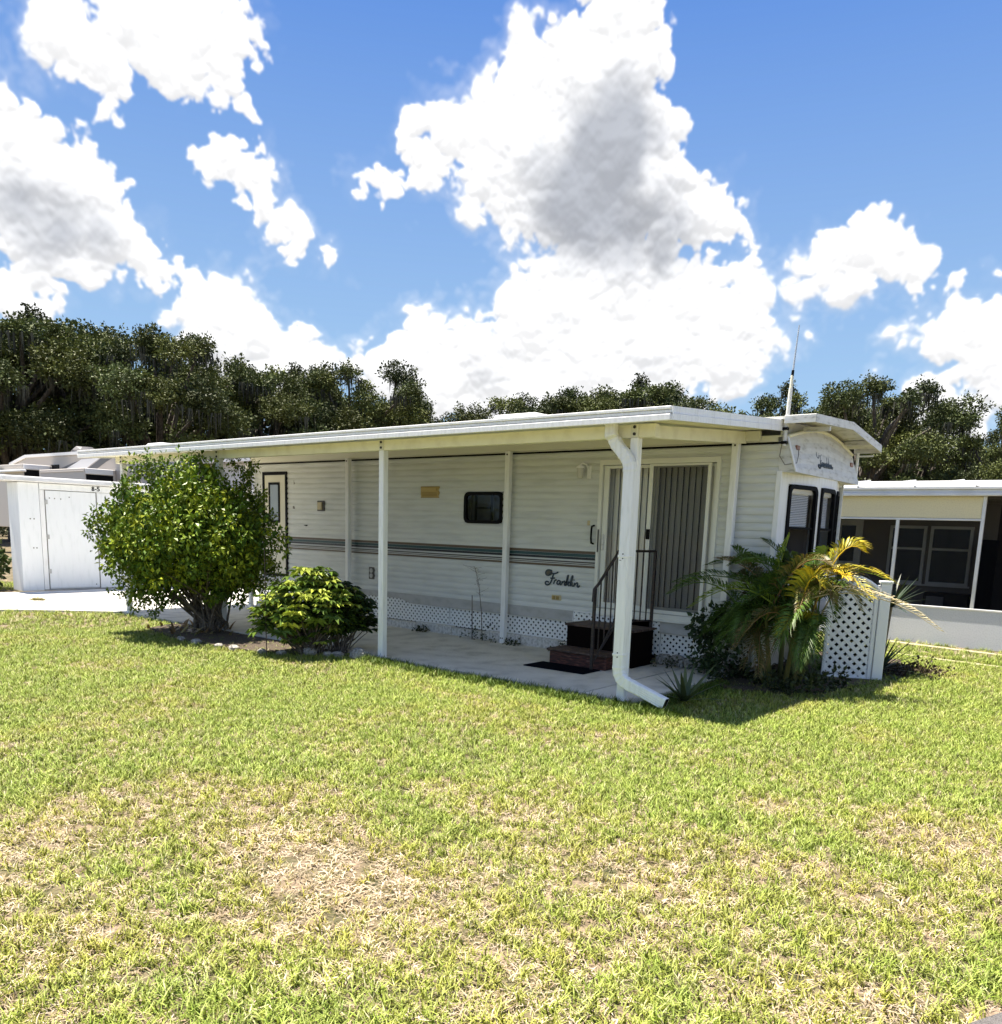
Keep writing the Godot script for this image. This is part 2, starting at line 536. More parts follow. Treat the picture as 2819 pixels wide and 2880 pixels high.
# first pass: how far inside a cloud each direction lies (degrees), and how grey its underside is
func sky_depth(k: int) -> void:
	var W := 4096
	var f := PackedFloat32Array()
	var hint := PackedFloat32Array()
	f.resize(W * 32)
	hint.resize(W * 32)
	var n0: FastNoiseLite = sky_noise[0]
	var n1: FastNoiseLite = sky_noise[1]
	var n3: FastNoiseLite = sky_noise[3]
	var at := 0
	for row in 32:
		var y := k * 32 + row
		var el := 90.0 - (y + 0.5) / 2048.0 * 180.0
		var ce := cos(deg_to_rad(el))
		var se := sin(deg_to_rad(el))
		var bins := []
		for i in 180:
			bins.append([])
		for b in sky_clouds:
			var de: float = absf(b[1] - el)
			var reach: float = b[2] * 1.75 + 1.2
			if de > reach:
				continue
			var half := ceili(reach / maxf(ce, 0.05) / 2.0)
			var mid := floori(b[0] / 2.0)
			for q in range(mid - mini(half, 90), mid + mini(half, 89) + 1):
				bins[posmod(q, 180)].append(b)
		for x in W:
			var az := (x + 0.5) / W * 360.0
			if az > 180.0:
				az -= 360.0
			var bin: Array = bins[posmod(floori(az / 2.0), 180)]
			var s := -9.0
			var grey := 0.0
			for b in bin:
				var da: float = absf(az - b[0])
				if da > 180.0:
					da = 360.0 - da
				da *= ce
				var de: float = el - b[1]
				var d := sqrt(da * da + de * de)
				if b[3] > 0.0:
					var g: float = 1.0 - d / (b[2] * 1.7)
					if g > 0.0:
						grey = maxf(grey, b[3] * g * g * (3.0 - 2.0 * g))
				else:
					var q: float = (b[2] - d)
					if q > s:
						s = maxf(q, s) + 0.25 * exp(-absf(q - s) * 2.0)
					else:
						s += 0.25 * exp(-absf(q - s) * 2.0)
			if s > -1.8:
				var ar := deg_to_rad(az)
				var p := Vector3(sin(ar) * ce, se, -cos(ar) * ce)
				var h := n1.get_noise_3dv(p)
				s += n0.get_noise_3dv(p) * 0.9 + (absf(h) - 0.20) * 2.1 + (absf(n3.get_noise_3dv(p)) - 0.2) * 0.8 - 0.40
			f[at] = s
			hint[at] = grey
			at += 1
	sky_field[k] = f
	sky_hint[k] = hint


# second pass: blue air, and clouds lit from above through what lies over them
func sky_chunk(k: int) -> void:
	var W := 4096
	var out := PackedByteArray()
	out.resize(W * 32 * 3)
	var gain := EXPO * SKY_GAIN
	var n0: FastNoiseLite = sky_noise[0]
	var n2: FastNoiseLite = sky_noise[2]
	var mine: PackedFloat32Array = sky_field[k]
	var over1: PackedFloat32Array = sky_field[maxi(k - 1, 0)]
	var over2: PackedFloat32Array = sky_field[maxi(k - 2, 0)]
	var hints: PackedFloat32Array = sky_hint[k]
	var at := 0
	for row in 32:
		var y := k * 32 + row
		var el := 90.0 - (y + 0.5) / 2048.0 * 180.0
		var ce := cos(deg_to_rad(el))
		var se := sin(deg_to_rad(el))
		var tt := pow(clampf(el / 32.0, 0.0, 1.0), 0.85)
		var top := clampf((el - 32.0) / 56.0, 0.0, 1.0)
		var blue := Color(0.52, 0.77, 0.96).lerp(Color(0.115, 0.285, 0.76), tt).lerp(Color(0.07, 0.19, 0.62), top)
		for x in W:
			var cr := blue.r
			var cg := blue.g
			var cb := blue.b
			var i := row * W + x
			var s := mine[i]
			if s > -1.2:
				var ar := (x + 0.5) / W * TAU
				var p := Vector3(sin(ar) * ce, se, -cos(ar) * ce)
				var b2 := n2.get_noise_3dv(p)
				var w := 0.26 + 1.2 * clampf(b2 + 0.08, 0.0, 1.0)
				var al := clampf(s / w + 0.40, 0.0, 1.0)
				al = al * al * (3.0 - 2.0 * al)
				al = maxf(al, 0.22 * clampf((s + 0.9) * 1.1, 0.0, 1.0) * clampf(b2 * 2.0 + 0.5, 0.0, 1.0))
				if al > 0.0:
					# what lies above, up to three and a half degrees
					var occ := 0.0
					for j in 5:
						var yy := row - 4 - j * 9
						var v := 0.0
						if yy >= 0:
							v = mine[yy * W + x]
						elif yy >= -32:
							v = over1[(yy + 32) * W + x]
						else:
							v = over2[(yy + 64) * W + x]
						occ += clampf(v, -0.4, 1.5)
					occ = clampf(occ / 7.5, 0.0, 1.0)
					var a := n0.get_noise_3dv(p * 1.3)
					var yn := row - 3
					var near := mine[yn * W + x] if yn >= 0 else over1[(yn + 32) * W + x]
					var relief := clampf((s - near) * 0.85, -0.35, 0.30)
					var dark := clampf(hints[i] * (0.55 + 0.55 * occ + 0.75 * b2 + 0.45 * a), 0.0, 1.0)
					dark = maxf(dark, 0.30 * clampf(occ * 1.25 - 0.35 + 0.7 * b2 + 0.35 * a, 0.0, 1.0))
					var lum := 1.20 + relief * 0.65 - 0.10 * (1.0 - clampf(s * 0.7, 0.0, 1.0))
					var shade := 0.50 + relief * 0.16 + 0.08 * a
					dark = dark * dark * (3.0 - 2.0 * dark)
					cr = lerpf(cr, lerpf(lum, shade * 0.97, dark), al)
					cg = lerpf(cg, lerpf(lum, shade * 1.02, dark), al)
					cb = lerpf(cb, lerpf(lum * 1.01, shade * 1.13, dark), al)
			var o := Color(cr / gain, cg / gain, cb / gain).linear_to_srgb()
			out[at] = int(clampf(o.r, 0, 1) * 255.0 + 0.5)
			out[at + 1] = int(clampf(o.g, 0, 1) * 255.0 + 0.5)
			out[at + 2] = int(clampf(o.b, 0, 1) * 255.0 + 0.5)
			at += 3
	sky_rows[k] = out


func _ready() -> void:
	rng.seed = 20240611
	# ---- camera
	var cam := Camera3D.new()
	cam.name = "camera"
	cam.projection = Camera3D.PROJECTION_FRUSTUM
	cam.near = 0.05
	cam.far = 900.0
	cam.size = 0.05 * 1024.0 / 813.05
	cam.frustum_offset = Vector2(0.0, 0.05 * (665.6 - 512.0) / 813.05)
	cam.transform = Transform3D(Basis(Vector3.UP, 0.6772967) * Basis(Vector3.RIGHT, -0.1667344) * Basis(Vector3.BACK, 0.0319801), Vector3(0, 1.55, 8.7548))
	add_child(cam)
	# ---- sky and sun
	var env := Environment.new()
	env.background_mode = Environment.BG_SKY
	var sky := Sky.new()
	var pano := PanoramaSkyMaterial.new()
	pano.panorama = make_sky()
	sky.sky_material = pano
	env.sky = sky
	env.background_energy_multiplier = SKY_GAIN
	env.tonemap_mode = Environment.TONE_MAPPER_LINEAR
	env.tonemap_exposure = EXPO
	env.sdfgi_enabled = true
	env.ssao_enabled = true
	env.ssil_enabled = true
	var we := WorldEnvironment.new()
	we.name = "environment"
	we.environment = env
	add_child(we)
	var sun := DirectionalLight3D.new()
	sun.name = "sun"
	sun.light_energy = 1.6
	sun.light_color = Color(1.0, 0.965, 0.90)
	sun.light_angular_distance = 0.5
	sun.shadow_enabled = true
	sun.look_at_from_position(Vector3.ZERO, Vector3(0.27, -1.0, -0.06), Vector3.BACK)
	add_child(sun)

	materials()
	ground()
	trailer()
	skirting()
	carport()
	neighbor()
	shed()
	far_vehicles()
	woods()
	small_things()
	plants()
	lawn()


# ------------------------------------------------------------------ ground
func flat(called: String, pts: Array, y: float, thick: float, m: Material, parent: Node = self) -> MeshInstance3D:
	var mb := Mb.new()
	var p := PackedVector2Array()
	for k in pts:
		p.append(Vector2(k[0], -k[1]))
	mb.t = Transform3D(Basis(Vector3.RIGHT, -PI / 2.0), Vector3(0, 0, 0))
	mb.prism(p, y - thick, y)
	var o := part(called, mb, m, parent)
	if parent == self:
		o.set_meta("kind", "structure")
	return o


func ground() -> void:
	var mb := Mb.new()
	# one sheet to the horizon, finer and gently uneven near the house
	var xs := [-400.0, -120.0, -60.0, -40.0]
	var zs := [-400.0, -160.0, -80.0, -40.0]
	for i in 45:
		xs.append(-25.0 + i * 0.75)
	for i in 40:
		zs.append(-14.0 + i * 0.75)
	xs.append_array([30.0, 120.0, 400.0])
	zs.append_array([30.0, 120.0, 400.0])
	for i in xs.size() - 1:
		for j in zs.size() - 1:
			mb.poly([Vector3(xs[i], gy(xs[i], zs[j]), zs[j]), Vector3(xs[i + 1], gy(xs[i + 1], zs[j]), zs[j]), Vector3(xs[i + 1], gy(xs[i + 1], zs[j + 1]), zs[j + 1])], Vector3.UP)
			mb.poly([Vector3(xs[i], gy(xs[i], zs[j]), zs[j]), Vector3(xs[i + 1], gy(xs[i + 1], zs[j + 1]), zs[j + 1]), Vector3(xs[i], gy(xs[i], zs[j + 1]), zs[j + 1])], Vector3.UP)
	struct("ground", mb, M.soil)
	# patio of two poured slabs with an open joint
	var patio := Node3D.new()
	patio.name = "patio"
	patio.position = Vector3(-8, 0, 1)
	add_child(patio, true)
	patio.set_meta("kind", "structure")
	flat("slab", [[-13.3, 2.27], [-4.264, 2.2], [-4.264, -2.3], [-13.3, -2.3]], 0.0, 0.12, M.concrete, patio)
	flat("slab", [[-4.236, 2.2], [-3.86, 2.2], [-3.70, 1.95], [-3.66, 0.4], [-3.66, -2.3], [-4.236, -2.3]], 0.0, 0.12, M.concrete, patio)
	flat("driveway", [[-13.31, 2.22], [-14.6, 3.5], [-15.2, 4.6], [-15.4, 7.0], [-15.5, 16.0], [-17.9, 16.0], [-17.75, 2.6], [-17.75, -3.0], [-13.31, -3.0]], -0.004, 0.12, M.drive)
	flat("road", [[-0.36, 5.95], [-0.2, 5.62], [0.3, 4.7], [3.0, 3.0], [30.0, 2.0], [30.0, 20.0], [-30.0, 20.0], [-6.0, 12.4], [-1.9, 9.2]], -0.012, 0.08, M.road)
	flat("planting_bed", [[-11.5, 2.28], [-11.2, 2.9], [-10.2, 3.15], [-9.2, 3.14], [-8.4, 3.02], [-7.75, 2.62], [-7.3, 2.28]], -0.006, 0.05, M.mulch)
	flat("palm_bed", [[-3.95, 0.45], [-3.4, 0.75], [-2.8, 0.5], [-2.4, -0.6], [-2.2, -1.6], [-2.6, -3.0], [-3.6, -3.0], [-3.66, 0.3]], -0.008, 0.05, M.mulch)
	flat("garden_path", [[-3.3, -5.36], [-3.3, -5.16], [-1.6, -4.86], [6.0, -4.4], [6.0, -4.56], [-1.6, -5.0]], -0.03, 0.06, M.path)
	flat("garden_path", [[-3.0, -3.86], [-3.0, -3.68], [-1.4, -3.5], [6.0, -3.2], [6.0, -3.34], [-1.4, -3.62]], -0.03, 0.06, M.path)


func gy(x: float, z: float) -> float:
	if x < -26.0 or x > 9.0 or z < -15.0 or z > 16.5:
		return -0.06
	return -0.045 + 0.012 * sin(x * 1.7 + z * 0.9) * cos(z * 1.3 - x * 0.4)


# ------------------------------------------------------------------ trailer
func siding_patch(mb: Mb, x0: float, x1: float, y0: float, y1: float) -> void:
	var prof := [[0.0, 0.0], [0.006, 0.009], [0.028, 0.0125], [0.050, 0.0115], [0.074, 0.002], [0.085, 0.0]]
	var pts := []
	var k0 := floori(y0 / 0.085)
	var k1 := ceili(y1 / 0.085)
	for k in range(k0, k1 + 1):
		for i in prof.size() - 1:
			pts.append(Vector2(k * 0.085 + prof[i][0], prof[i][1]))
	for i in pts.size() - 1:
		var a: Vector2 = pts[i]
		var b: Vector2 = pts[i + 1]
		if b.x <= y0 or a.x >= y1:
			continue
		if a.x < y0:
			a = a.lerp(b, (y0 - a.x) / (b.x - a.x))
		if b.x > y1:
			b = a.lerp(b, (y1 - a.x) / (b.x - a.x))
		mb.poly([Vector3(x0, a.x, a.y), Vector3(x1, a.x, a.y), Vector3(x1, b.x, b.y), Vector3(x0, b.x, b.y)], Vector3(0, 0, 1))


func rounded_window(parent: Node, called: String, t: Transform3D, x0: float, y0: float, x1: float, y1: float, r: float, band: float, pane_m: Material) -> MeshInstance3D:
	var fr := Mb.new()
	fr.t = t
	fr.ring(rrect(x0, y0, x1, y1, r), rrect(x0 + band, y0 + band, x1 - band, y1 - band, r * 0.6), -0.02, 0.022)
	var o := part(called, fr, M.rubber, parent)
	var gl := Mb.new()
	gl.t = t
	var rr := rrect(x0 + band * 0.9, y0 + band * 0.9, x1 - band * 0.9, y1 - band * 0.9, r * 0.6)
	var q := []
	for k in rr:
		q.append(Vector3(k.x, k.y, 0.004))
	gl.poly(q, Vector3(0, 0, 1))
	part("pane", gl, pane_m, o)
	return o


func script_strokes() -> Array:
	# flowing lettering of the nameplate, in units of the capital's height
	return [
		[[0.50, 0.95], [0.36, 1.0], [0.14, 0.98], [0.02, 0.82], [0.10, 0.66], [0.30, 0.66], [0.40, 0.78]],
		[[0.42, 0.84], [0.62, 0.80], [0.80, 0.84], [0.98, 0.92]],
		[[0.66, 0.82], [0.60, 0.60], [0.54, 0.38], [0.44, 0.16], [0.28, 0.04], [0.10, 0.06], [0.06, 0.18], [0.18, 0.26], [0.34, 0.22]],
		[[0.44, 0.50], [0.60, 0.50], [0.76, 0.54]],
		[[0.70, 0.16], [0.78, 0.36], [0.84, 0.42], [0.92, 0.42]],
		[[1.20, 0.38], [1.08, 0.42], [0.98, 0.32], [0.98, 0.20], [1.08, 0.16], [1.18, 0.28], [1.22, 0.40], [1.20, 0.20], [1.28, 0.16]],
		[[1.32, 0.16], [1.38, 0.40], [1.40, 0.30], [1.50, 0.42], [1.58, 0.38], [1.54, 0.20], [1.62, 0.16]],
		[[1.66, 0.16], [1.72, 0.44], [1.80, 0.78], [1.74, 0.78], [1.70, 0.40], [1.68, 0.16]],
		[[1.72, 0.28], [1.86, 0.42], [1.90, 0.36], [1.78, 0.28], [1.92, 0.16]],
		[[1.98, 0.16], [2.06, 0.48], [2.14, 0.80], [2.06, 0.76], [2.00, 0.36], [2.06, 0.16]],
		[[2.14, 0.42], [2.12, 0.24], [2.18, 0.16]],
		[[2.24, 0.56], [2.26, 0.58]],
		[[2.26, 0.16], [2.32, 0.40], [2.34, 0.30], [2.46, 0.42], [2.54, 0.38], [2.52, 0.20], [2.62, 0.18], [2.70, 0.28]],
	]


func nameplate(parent: Node, t: Transform3D, h: float, th: float) -> void:
	var mb := Mb.new()
	mb.t = t
	for s in script_strokes():
		var path := []
		for i in s.size() - 1:
			for q in 3:
				var p0 := Vector2(s[maxi(i - 1, 0)][0], s[maxi(i - 1, 0)][1])
				var p1 := Vector2(s[i][0], s[i][1])
				var p2 := Vector2(s[i + 1][0], s[i + 1][1])
				var p3 := Vector2(s[mini(i + 2, s.size() - 1)][0], s[mini(i + 2, s.size() - 1)][1])
				var p := p1.cubic_interpolate(p2, p0, p3, q / 3.0)
				path.append(Vector3(p.x * h, p.y * h, 0.003))
		path.append(Vector3(s[-1][0] * h, s[-1][1] * h, 0.003))
		mb.tube(path, [th], 5)
	var e := part("nameplate", mb, M.emblem, parent, "dark script lettering of the maker's name")
	var bd := Mb.new()
	bd.t = t
	var el := PackedVector2Array()
	for i in 14:
		el.append(Vector2(0.27 * h + 0.28 * h * cos(TAU * i / 14), 0.83 * h + 0.20 * h * sin(TAU * i / 14)))
	bd.prism(el, -0.001, 0.003)
	part("badge", bd, M.badge, e)


func trailer() -> void:
	var T := thing("park_trailer", Vector3(-8.0, 0.0, -1.1), "long white park model trailer with ribbed siding and teal and brown stripes", "trailer")
	# long wall, cut round its openings
	var mb := Mb.new()
	for k in [[-12.85, -12.56, 0.53, 2.55], [-12.56, -11.86, 2.40, 2.55], [-12.56, -11.86, 0.53, 0.60], [-11.86, -7.78, 0.53, 2.55], [-7.78, -7.09, 0.53, 1.62], [-7.78, -7.09, 2.04, 2.55], [-7.09, -5.55, 0.53, 2.55], [-5.55, -3.98, 2.41, 2.55], [-3.98, -3.30, 0.53, 2.55]]:
		siding_patch(mb, k[0], k[1], k[2], k[3])
	part("siding", mb, M.siding, T)
	# shell: floor, far side, ends
	mb = Mb.new()
	mb.box(Vector3(-12.85, 0.50, -2.22), Vector3(-3.30, 0.53, -0.012))
	mb.box(Vector3(-12.85, 0.53, -2.22), Vector3(-3.31, 2.62, -2.19))
	mb.box(Vector3(-12.85, 0.53, -2.19), Vector3(-12.82, 2.62, -0.012))
	part("shell", mb, M.siding, T)
	mb = Mb.new()
	mb.prism(PackedVector2Array([Vector2(-12.95, 2.66), Vector2(-3.28, 2.66), Vector2(-3.28, 2.70), Vector2(-12.95, 2.70)]), -2.3, -0.03)
	# low gable roof-over, running out over the front as a visor
	var roof := Mb.new()
	for s in [[0.10, 2.80, -1.14, 2.86], [-2.36, 2.722, -1.14, 2.86]]:
		var a := Vector3(0, s[1], s[0])
		var b := Vector3(0, s[3], s[2])
		for x in [[-12.95, -2.95]]:
			roof.poly([Vector3(x[0], a.y, a.z), Vector3(x[1], a.y, a.z), Vector3(x[1], b.y, b.z), Vector3(x[0], b.y, b.z)], Vector3.UP)
			roof.poly([Vector3(x[0], a.y - 0.03, a.z), Vector3(x[1], a.y - 0.03, a.z), Vector3(x[1], b.y - 0.03, b.z), Vector3(x[0], b.y - 0.03, b.z)], Vector3.DOWN)
			roof.poly([Vector3(x[0], a.y, a.z), Vector3(x[1], a.y, a.z), Vector3(x[1], a.y - 0.03, a.z), Vector3(x[0], a.y - 0.03, a.z)], Vector3(0, 0, signf(s[0] + 1.0)))
	part("roof", roof, M.old_white, T)
	# visor fascia: side return, two sloping front boards, far return; ribs below
	var vis := Mb.new()
	for s in [[0.10, 2.806, -1.14, 2.866], [-2.36, 2.728, -1.14, 2.866]]:
		vis.poly([Vector3(-2.944, s[1], s[0]), Vector3(-2.944, s[3], s[2]), Vector3(-2.944, s[3] - 0.085, s[2]), Vector3(-2.944, s[1] - 0.085, s[0])], Vector3.RIGHT)
		vis.poly([Vector3(-2.962, s[1], s[0]), Vector3(-2.962, s[3], s[2]), Vector3(-2.962, s[3] - 0.085, s[2]), Vector3(-2.962, s[1] - 0.085, s[0])], Vector3.LEFT)
		vis.poly([Vector3(-2.944, s[1], s[0]), Vector3(-2.944, s[3], s[2]), Vector3(-2.962, s[3], s[2]), Vector3(-2.962, s[1], s[0])], Vector3.UP)
		vis.poly([Vector3(-2.944, s[1] - 0.085, s[0]), Vector3(-2.944, s[3] - 0.085, s[2]), Vector3(-2.962, s[3] - 0.085, s[2]), Vector3(-2.962, s[1] - 0.085, s[0])], Vector3.DOWN)
	vis.box(Vector3(-3.27, 2.72, 0.102), Vector3(-2.944, 2.804, 0.118), 0.003)
	vis.box(Vector3(-3.27, 2.635, -2.378), Vector3(-2.944, 2.718, -2.362), 0.003)
	var vo := part("visor", vis, M.old_white, T, "weathered white visor roof sticking out over the front end")
	for z in [-0.42, -1.9]:
		var y: float = 2.845 - absf(z + 1.14) * 0.095
		part("rafter", bx(-3.25, y - 0.085, z - 0.02, -2.965, y - 0.035, z + 0.02, 0.003), M.old_white, vo)
	# stripes
	for k in [[1.268, 1.302, "brown_band"], [1.225, 1.264, "teal"], [1.192, 1.222, "navy"], [1.150, 1.168, "grey_band"], [1.130, 1.141, "grey_band"], [1.094, 1.120, "brown_band"]]:
		mb = Mb.new()
		for s in [[-12.84, -12.57], [-11.85, -5.57]]:
			mb.box(Vector3(s[0], k[0], 0.0095), Vector3(s[1], k[1], 0.0140))
		part("stripe", mb, M[k[2]], T)
	part("drip_rail", bx(-12.86, 2.530, 0.0, -3.30, 2.552, 0.016, 0.002), M.black, T)
	part("header_trim", bx(-12.85, 2.553, -0.01, -3.30, 2.62, 0.012, 0.002), M.header, T)
	# entry door
	mb = Mb.new()
	mb.ring(rect(-12.56, 0.60, -11.86, 2.40), rect(-12.51, 0.65, -11.91, 2.345), -0.02, 0.026)
	var d := part("entry_door", bx(-12.512, 0.648, -0.03, -11.908, 2.347, 0.014, 0.003), M.door, T, "cream entry door in a black frame with a narrow window")
	part("frame", mb, M.black, d)
	mb = Mb.new()
	mb.ring(rrect(-12.385, 1.53, -12.07, 2.22, 0.02), rrect(-12.345, 1.57, -12.11, 2.18, 0.012), 0.0, 0.026)
	part("window_frame", mb, M.black, d)
	mb = bx(-12.35, 1.565, 0.0, -12.105, 2.185, 0.019)
	part("pane", mb, M.grey_window if M.has("grey_window") else plain(0.30, 0.33, 0.36, 0.08), d)
	part("handle", bx(-12.475, 1.30, 0.014, -12.42, 1.44, 0.05, 0.01), M.black, d)
	mb = Mb.new()
	mb.tube([Vector3(-11.80, 1.0, 0.02), Vector3(-11.80, 1.02, 0.06), Vector3(-11.80, 1.28, 0.06), Vector3(-11.80, 1.30, 0.02)], [0.01], 6)
	# small window
	var t0 := Transform3D(Basis(), Vector3(0, 0, 0.008))
	var w := rounded_window(T, "window", t0, -7.785, 1.612, -7.09, 2.045, 0.085, 0.045, M.dark_glass)
	mb = bx(-7.60, 1.65, -0.012, -7.565, 2.01, 0.004, 0.002)
	mb.box(Vector3(-7.31, 1.65, -0.012), Vector3(-7.275, 2.01, 0.004), 0.002)
	mb.box(Vector3(-7.565, 1.815, -0.012), Vector3(-7.31, 1.84, 0.004), 0.002)
	part("mullion", mb, M.rubber, w)
	part("shade", bx(-7.75, 1.64, -0.10, -7.12, 2.02, -0.09), plain(0.07, 0.075, 0.08, 0.8), w)
	# vents and fittings
	var vent := part("fridge_vent", bx(-8.64, 1.972, 0.0, -8.29, 2.115, 0.02, 0.006), M.yellowed, T, "yellowed plastic vent cover")
	var vr := Mb.new()
	vr.ring(rect(-8.652, 1.962, -8.278, 2.125), rect(-8.638, 1.975, -8.292, 2.112), 0.0, 0.012)
	part("rim", vr, M.yellow_dark, vent)
	part("hood", bx(-8.625, 2.055, 0.02, -8.305, 2.105, 0.045, 0.01), M.yellowed, vent)
	for k in 3:
		part("louvre", bx(-8.61, 1.985 + k * 0.02, 0.02, -8.32, 1.995 + k * 0.02, 0.03, 0.003), M.yellow_dark, vent)
	var lp := part("porch_light", bx(-11.04, 1.742, 0.0, -10.86, 1.912, 0.03, 0.015), M.grey_band, T)
	part("lens", bx(-11.005, 1.765, 0.03, -10.895, 1.885, 0.055, 0.018), M.beige, lp)
	var inl := part("water_inlet", bx(-9.775, 0.70, 0.0, -9.645, 0.89, 0.018, 0.012), M.grey_band, T)
	for y in [0.755, 0.835]:
		mb = Mb.new()
		mb.tube([Vector3(-9.71, y, 0.015), Vector3(-9.71, y, 0.03)], [0.035], 12)
		part("port", mb, M.grey_panel, inl)
	var sc := part("wall_lamp", bx(-5.745, 2.20, 0.0, -5.69, 2.36, 0.025, 0.008), M.white, T)
	mb = Mb.new()
	mb.tube([Vector3(-5.72, 2.30, 0.02), Vector3(-5.74, 2.37, 0.05), Vector3(-5.78, 2.385, 0.08), Vector3(-5.80, 2.365, 0.09)], [0.009], 6)
	part("arm", mb, M.white, sc)
	mb = Mb.new()
	mb.tube([Vector3(-5.80, 2.325, 0.09), Vector3(-5.80, 2.345, 0.09), Vector3(-5.80, 2.365, 0.09)], [0.062, 0.05, 0.012], 10)
	part("cap", mb, M.white, sc)
	mb = Mb.new()
	mb.tube([Vector3(-5.80, 2.20, 0.09), Vector3(-5.80, 2.325, 0.09)], [0.034, 0.046], 10)
	part("lamp_glass", mb, plain(0.6, 0.58, 0.52, 0.25), sc)
	part("door_bell", bx(-5.71, 1.625, 0.0, -5.672, 1.685, 0.022, 0.006), M.beige, T)
	var ol := part("outlet", bx(-6.21, 0.648, 0.0, -6.06, 0.717, 0.024, 0.006), M.beige, T)
	for x in [-6.17, -6.11]:
		part("cover", bx(x - 0.022, 0.66, 0.024, x + 0.022, 0.705, 0.032, 0.004), M.yellow_dark, ol)
	mb = Mb.new()
	mb.tube([Vector3(-5.61, 1.40, 0.01), Vector3(-5.61, 1.41, 0.06), Vector3(-5.61, 1.47, 0.07), Vector3(-5.61, 1.56, 0.07), Vector3(-5.61, 1.615, 0.06), Vector3(-5.61, 1.625, 0.01)], [0.013], 7)
	part("grab_handle", mb, M.black, T)
	part("latch_plate", bx(-11.71, 1.775, 0.0, -11.665, 1.82, 0.018, 0.004), M.spot, T)
	mb = bx(-11.36, 1.49, 0.0, -11.32, 1.51, 0.03, 0.003)
	mb.tube([Vector3(-11.36, 1.50, 0.03), Vector3(-11.385, 1.505, 0.035)], [0.006, 0.003], 5)
	part("hook", mb, M.black, T)
	part("clip", bx(-11.68, 2.18, 0.0, -11.67, 2.25, 0.014, 0.002), M.spot, T)
	nameplate(T, Transform3D(Basis(Vector3.BACK, -0.05), Vector3(-6.335, 0.835, 0.014)), 0.205, 0.0105)
	# sliding door
	mb = Mb.new()
	mb.ring(rect(-5.556, 0.545, -3.975, 2.418), rect(-5.512, 0.60, -4.02, 2.36), -0.07, 0.03)
	var sd := part("sliding_door", mb, M.frame, T, "white framed sliding glass door with grey vertical blinds")
	part("track", bx(-5.51, 0.60, -0.065, -4.022, 0.612, 0.02, 0.002), M.grey_panel, sd)
	part("sill", bx(-5.58, 0.515, -0.03, -3.95, 0.545, 0.05, 0.004), M.frame, sd)
	mb = Mb.new()
	mb.ring(rect(-5.505, 0.614, -4.80, 2.352), rect(-5.435, 0.68, -4.865, 2.318), -0.028, -0.006)
	var lpn := part("glass_panel", mb, M.frame, sd)
	mb = Mb.new()
	mb.poly([Vector3(-5.44, 0.675, -0.018), Vector3(-4.86, 0.675, -0.018), Vector3(-4.86, 2.322, -0.018), Vector3(-5.44, 2.322, -0.018)], Vector3(0, 0, 1))
	part("pane", mb, M.glass, lpn)
	mb = bx(-5.495, 1.33, -0.006, -5.462, 1.52, 0.012, 0.005)
	part("lock", mb, M.old_white, lpn)
	mb = bx(-5.535, 1.30, 0.03, -5.52, 1.58, 0.045, 0.004)
	part("latch", mb, M.grey_band, lpn)
	mb = Mb.new()
	mb.ring(rect(-4.83, 0.614, -4.024, 2.352), rect(-4.77, 0.68, -4.075, 2.318), -0.058, -0.034)
	var rpn := part("glass_panel", mb, M.frame, sd)
	mb = Mb.new()
	mb.poly([Vector3(-4.775, 0.675, -0.046), Vector3(-4.07, 0.675, -0.046), Vector3(-4.07, 2.322, -0.046), Vector3(-4.775, 2.322, -0.046)], Vector3(0, 0, 1))
	part("pane", mb, M.glass, rpn)
	mb = Mb.new()
	mb.ring(rect(-4.868, 0.612, -4.088, 2.356), rect(-4.818, 0.652, -4.128, 2.332), 0.0, 0.018)
	var scn := part("screen_panel", mb, M.frame, sd)
	mb = Mb.new()
	mb.poly([Vector3(-4.82, 0.65, 0.009), Vector3(-4.126, 0.65, 0.009), Vector3(-4.126, 2.334, 0.009), Vector3(-4.82, 2.334, 0.009)], Vector3(0, 0, 1))
	part("mesh_screen", mb, M.screen, scn)
	part("handle", bx(-4.862, 1.48, 0.018, -4.815, 1.60, 0.034, 0.006), M.black, scn)
	for k in 19:
		var x := -5.46 + k * 0.0775
		mb = Mb.new()
		mb.t = Transform3D(Basis(Vector3.UP, -0.34 + 0.07 * sin(k * 2.3)), Vector3(x, 0, -0.115))
		mb.box(Vector3(-0.042, 0.64, -0.001), Vector3(0.042, 2.34, 0.001))
		part("blind_slat", mb, M.blind, sd)
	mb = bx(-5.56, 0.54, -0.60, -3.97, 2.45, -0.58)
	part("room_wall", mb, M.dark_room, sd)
	# front end: three-sided bay under a slanting cap
	var bay := [Vector3(-3.30, 0, 0.0), Vector3(-3.15, 0, -0.81), Vector3(-3.15, 0, -1.42), Vector3(-3.35, 0, -2.17)]
	for i in 3:
		var a: Vector3 = bay[i]
		var b: Vector3 = bay[i + 1]
		var len := (b - a).length()
		var xd := (b - a) / len
		var t := Transform3D(Basis(xd, Vector3.UP, xd.cross(Vector3.UP)), a)
		var wx: Array = [[0.17, 0.775], [0.055, 0.555], [0.10, 0.62]][i]
		var y0 := 1.27
		var y1 := 2.125
		var pn := Mb.new()
		pn.t = t
		for k in [[0.0, 0.53, len, y0], [0.0, y1, len, 2.27], [0.0, y0, wx[0], y1], [wx[1], y0, len, y1]]:
			pn.poly([Vector3(k[0], k[1], 0), Vector3(k[2], k[1], 0), Vector3(k[2], k[3], 0), Vector3(k[0], k[3], 0)], Vector3(0, 0, 1))
		var panel := part("bay_panel", pn, M.white, T)
		var bw := rounded_window(panel, "bay_window", t, wx[0], y0, wx[1], y1, 0.085, 0.045, M.glass)
		var bb := Mb.new()
		bb.t = t
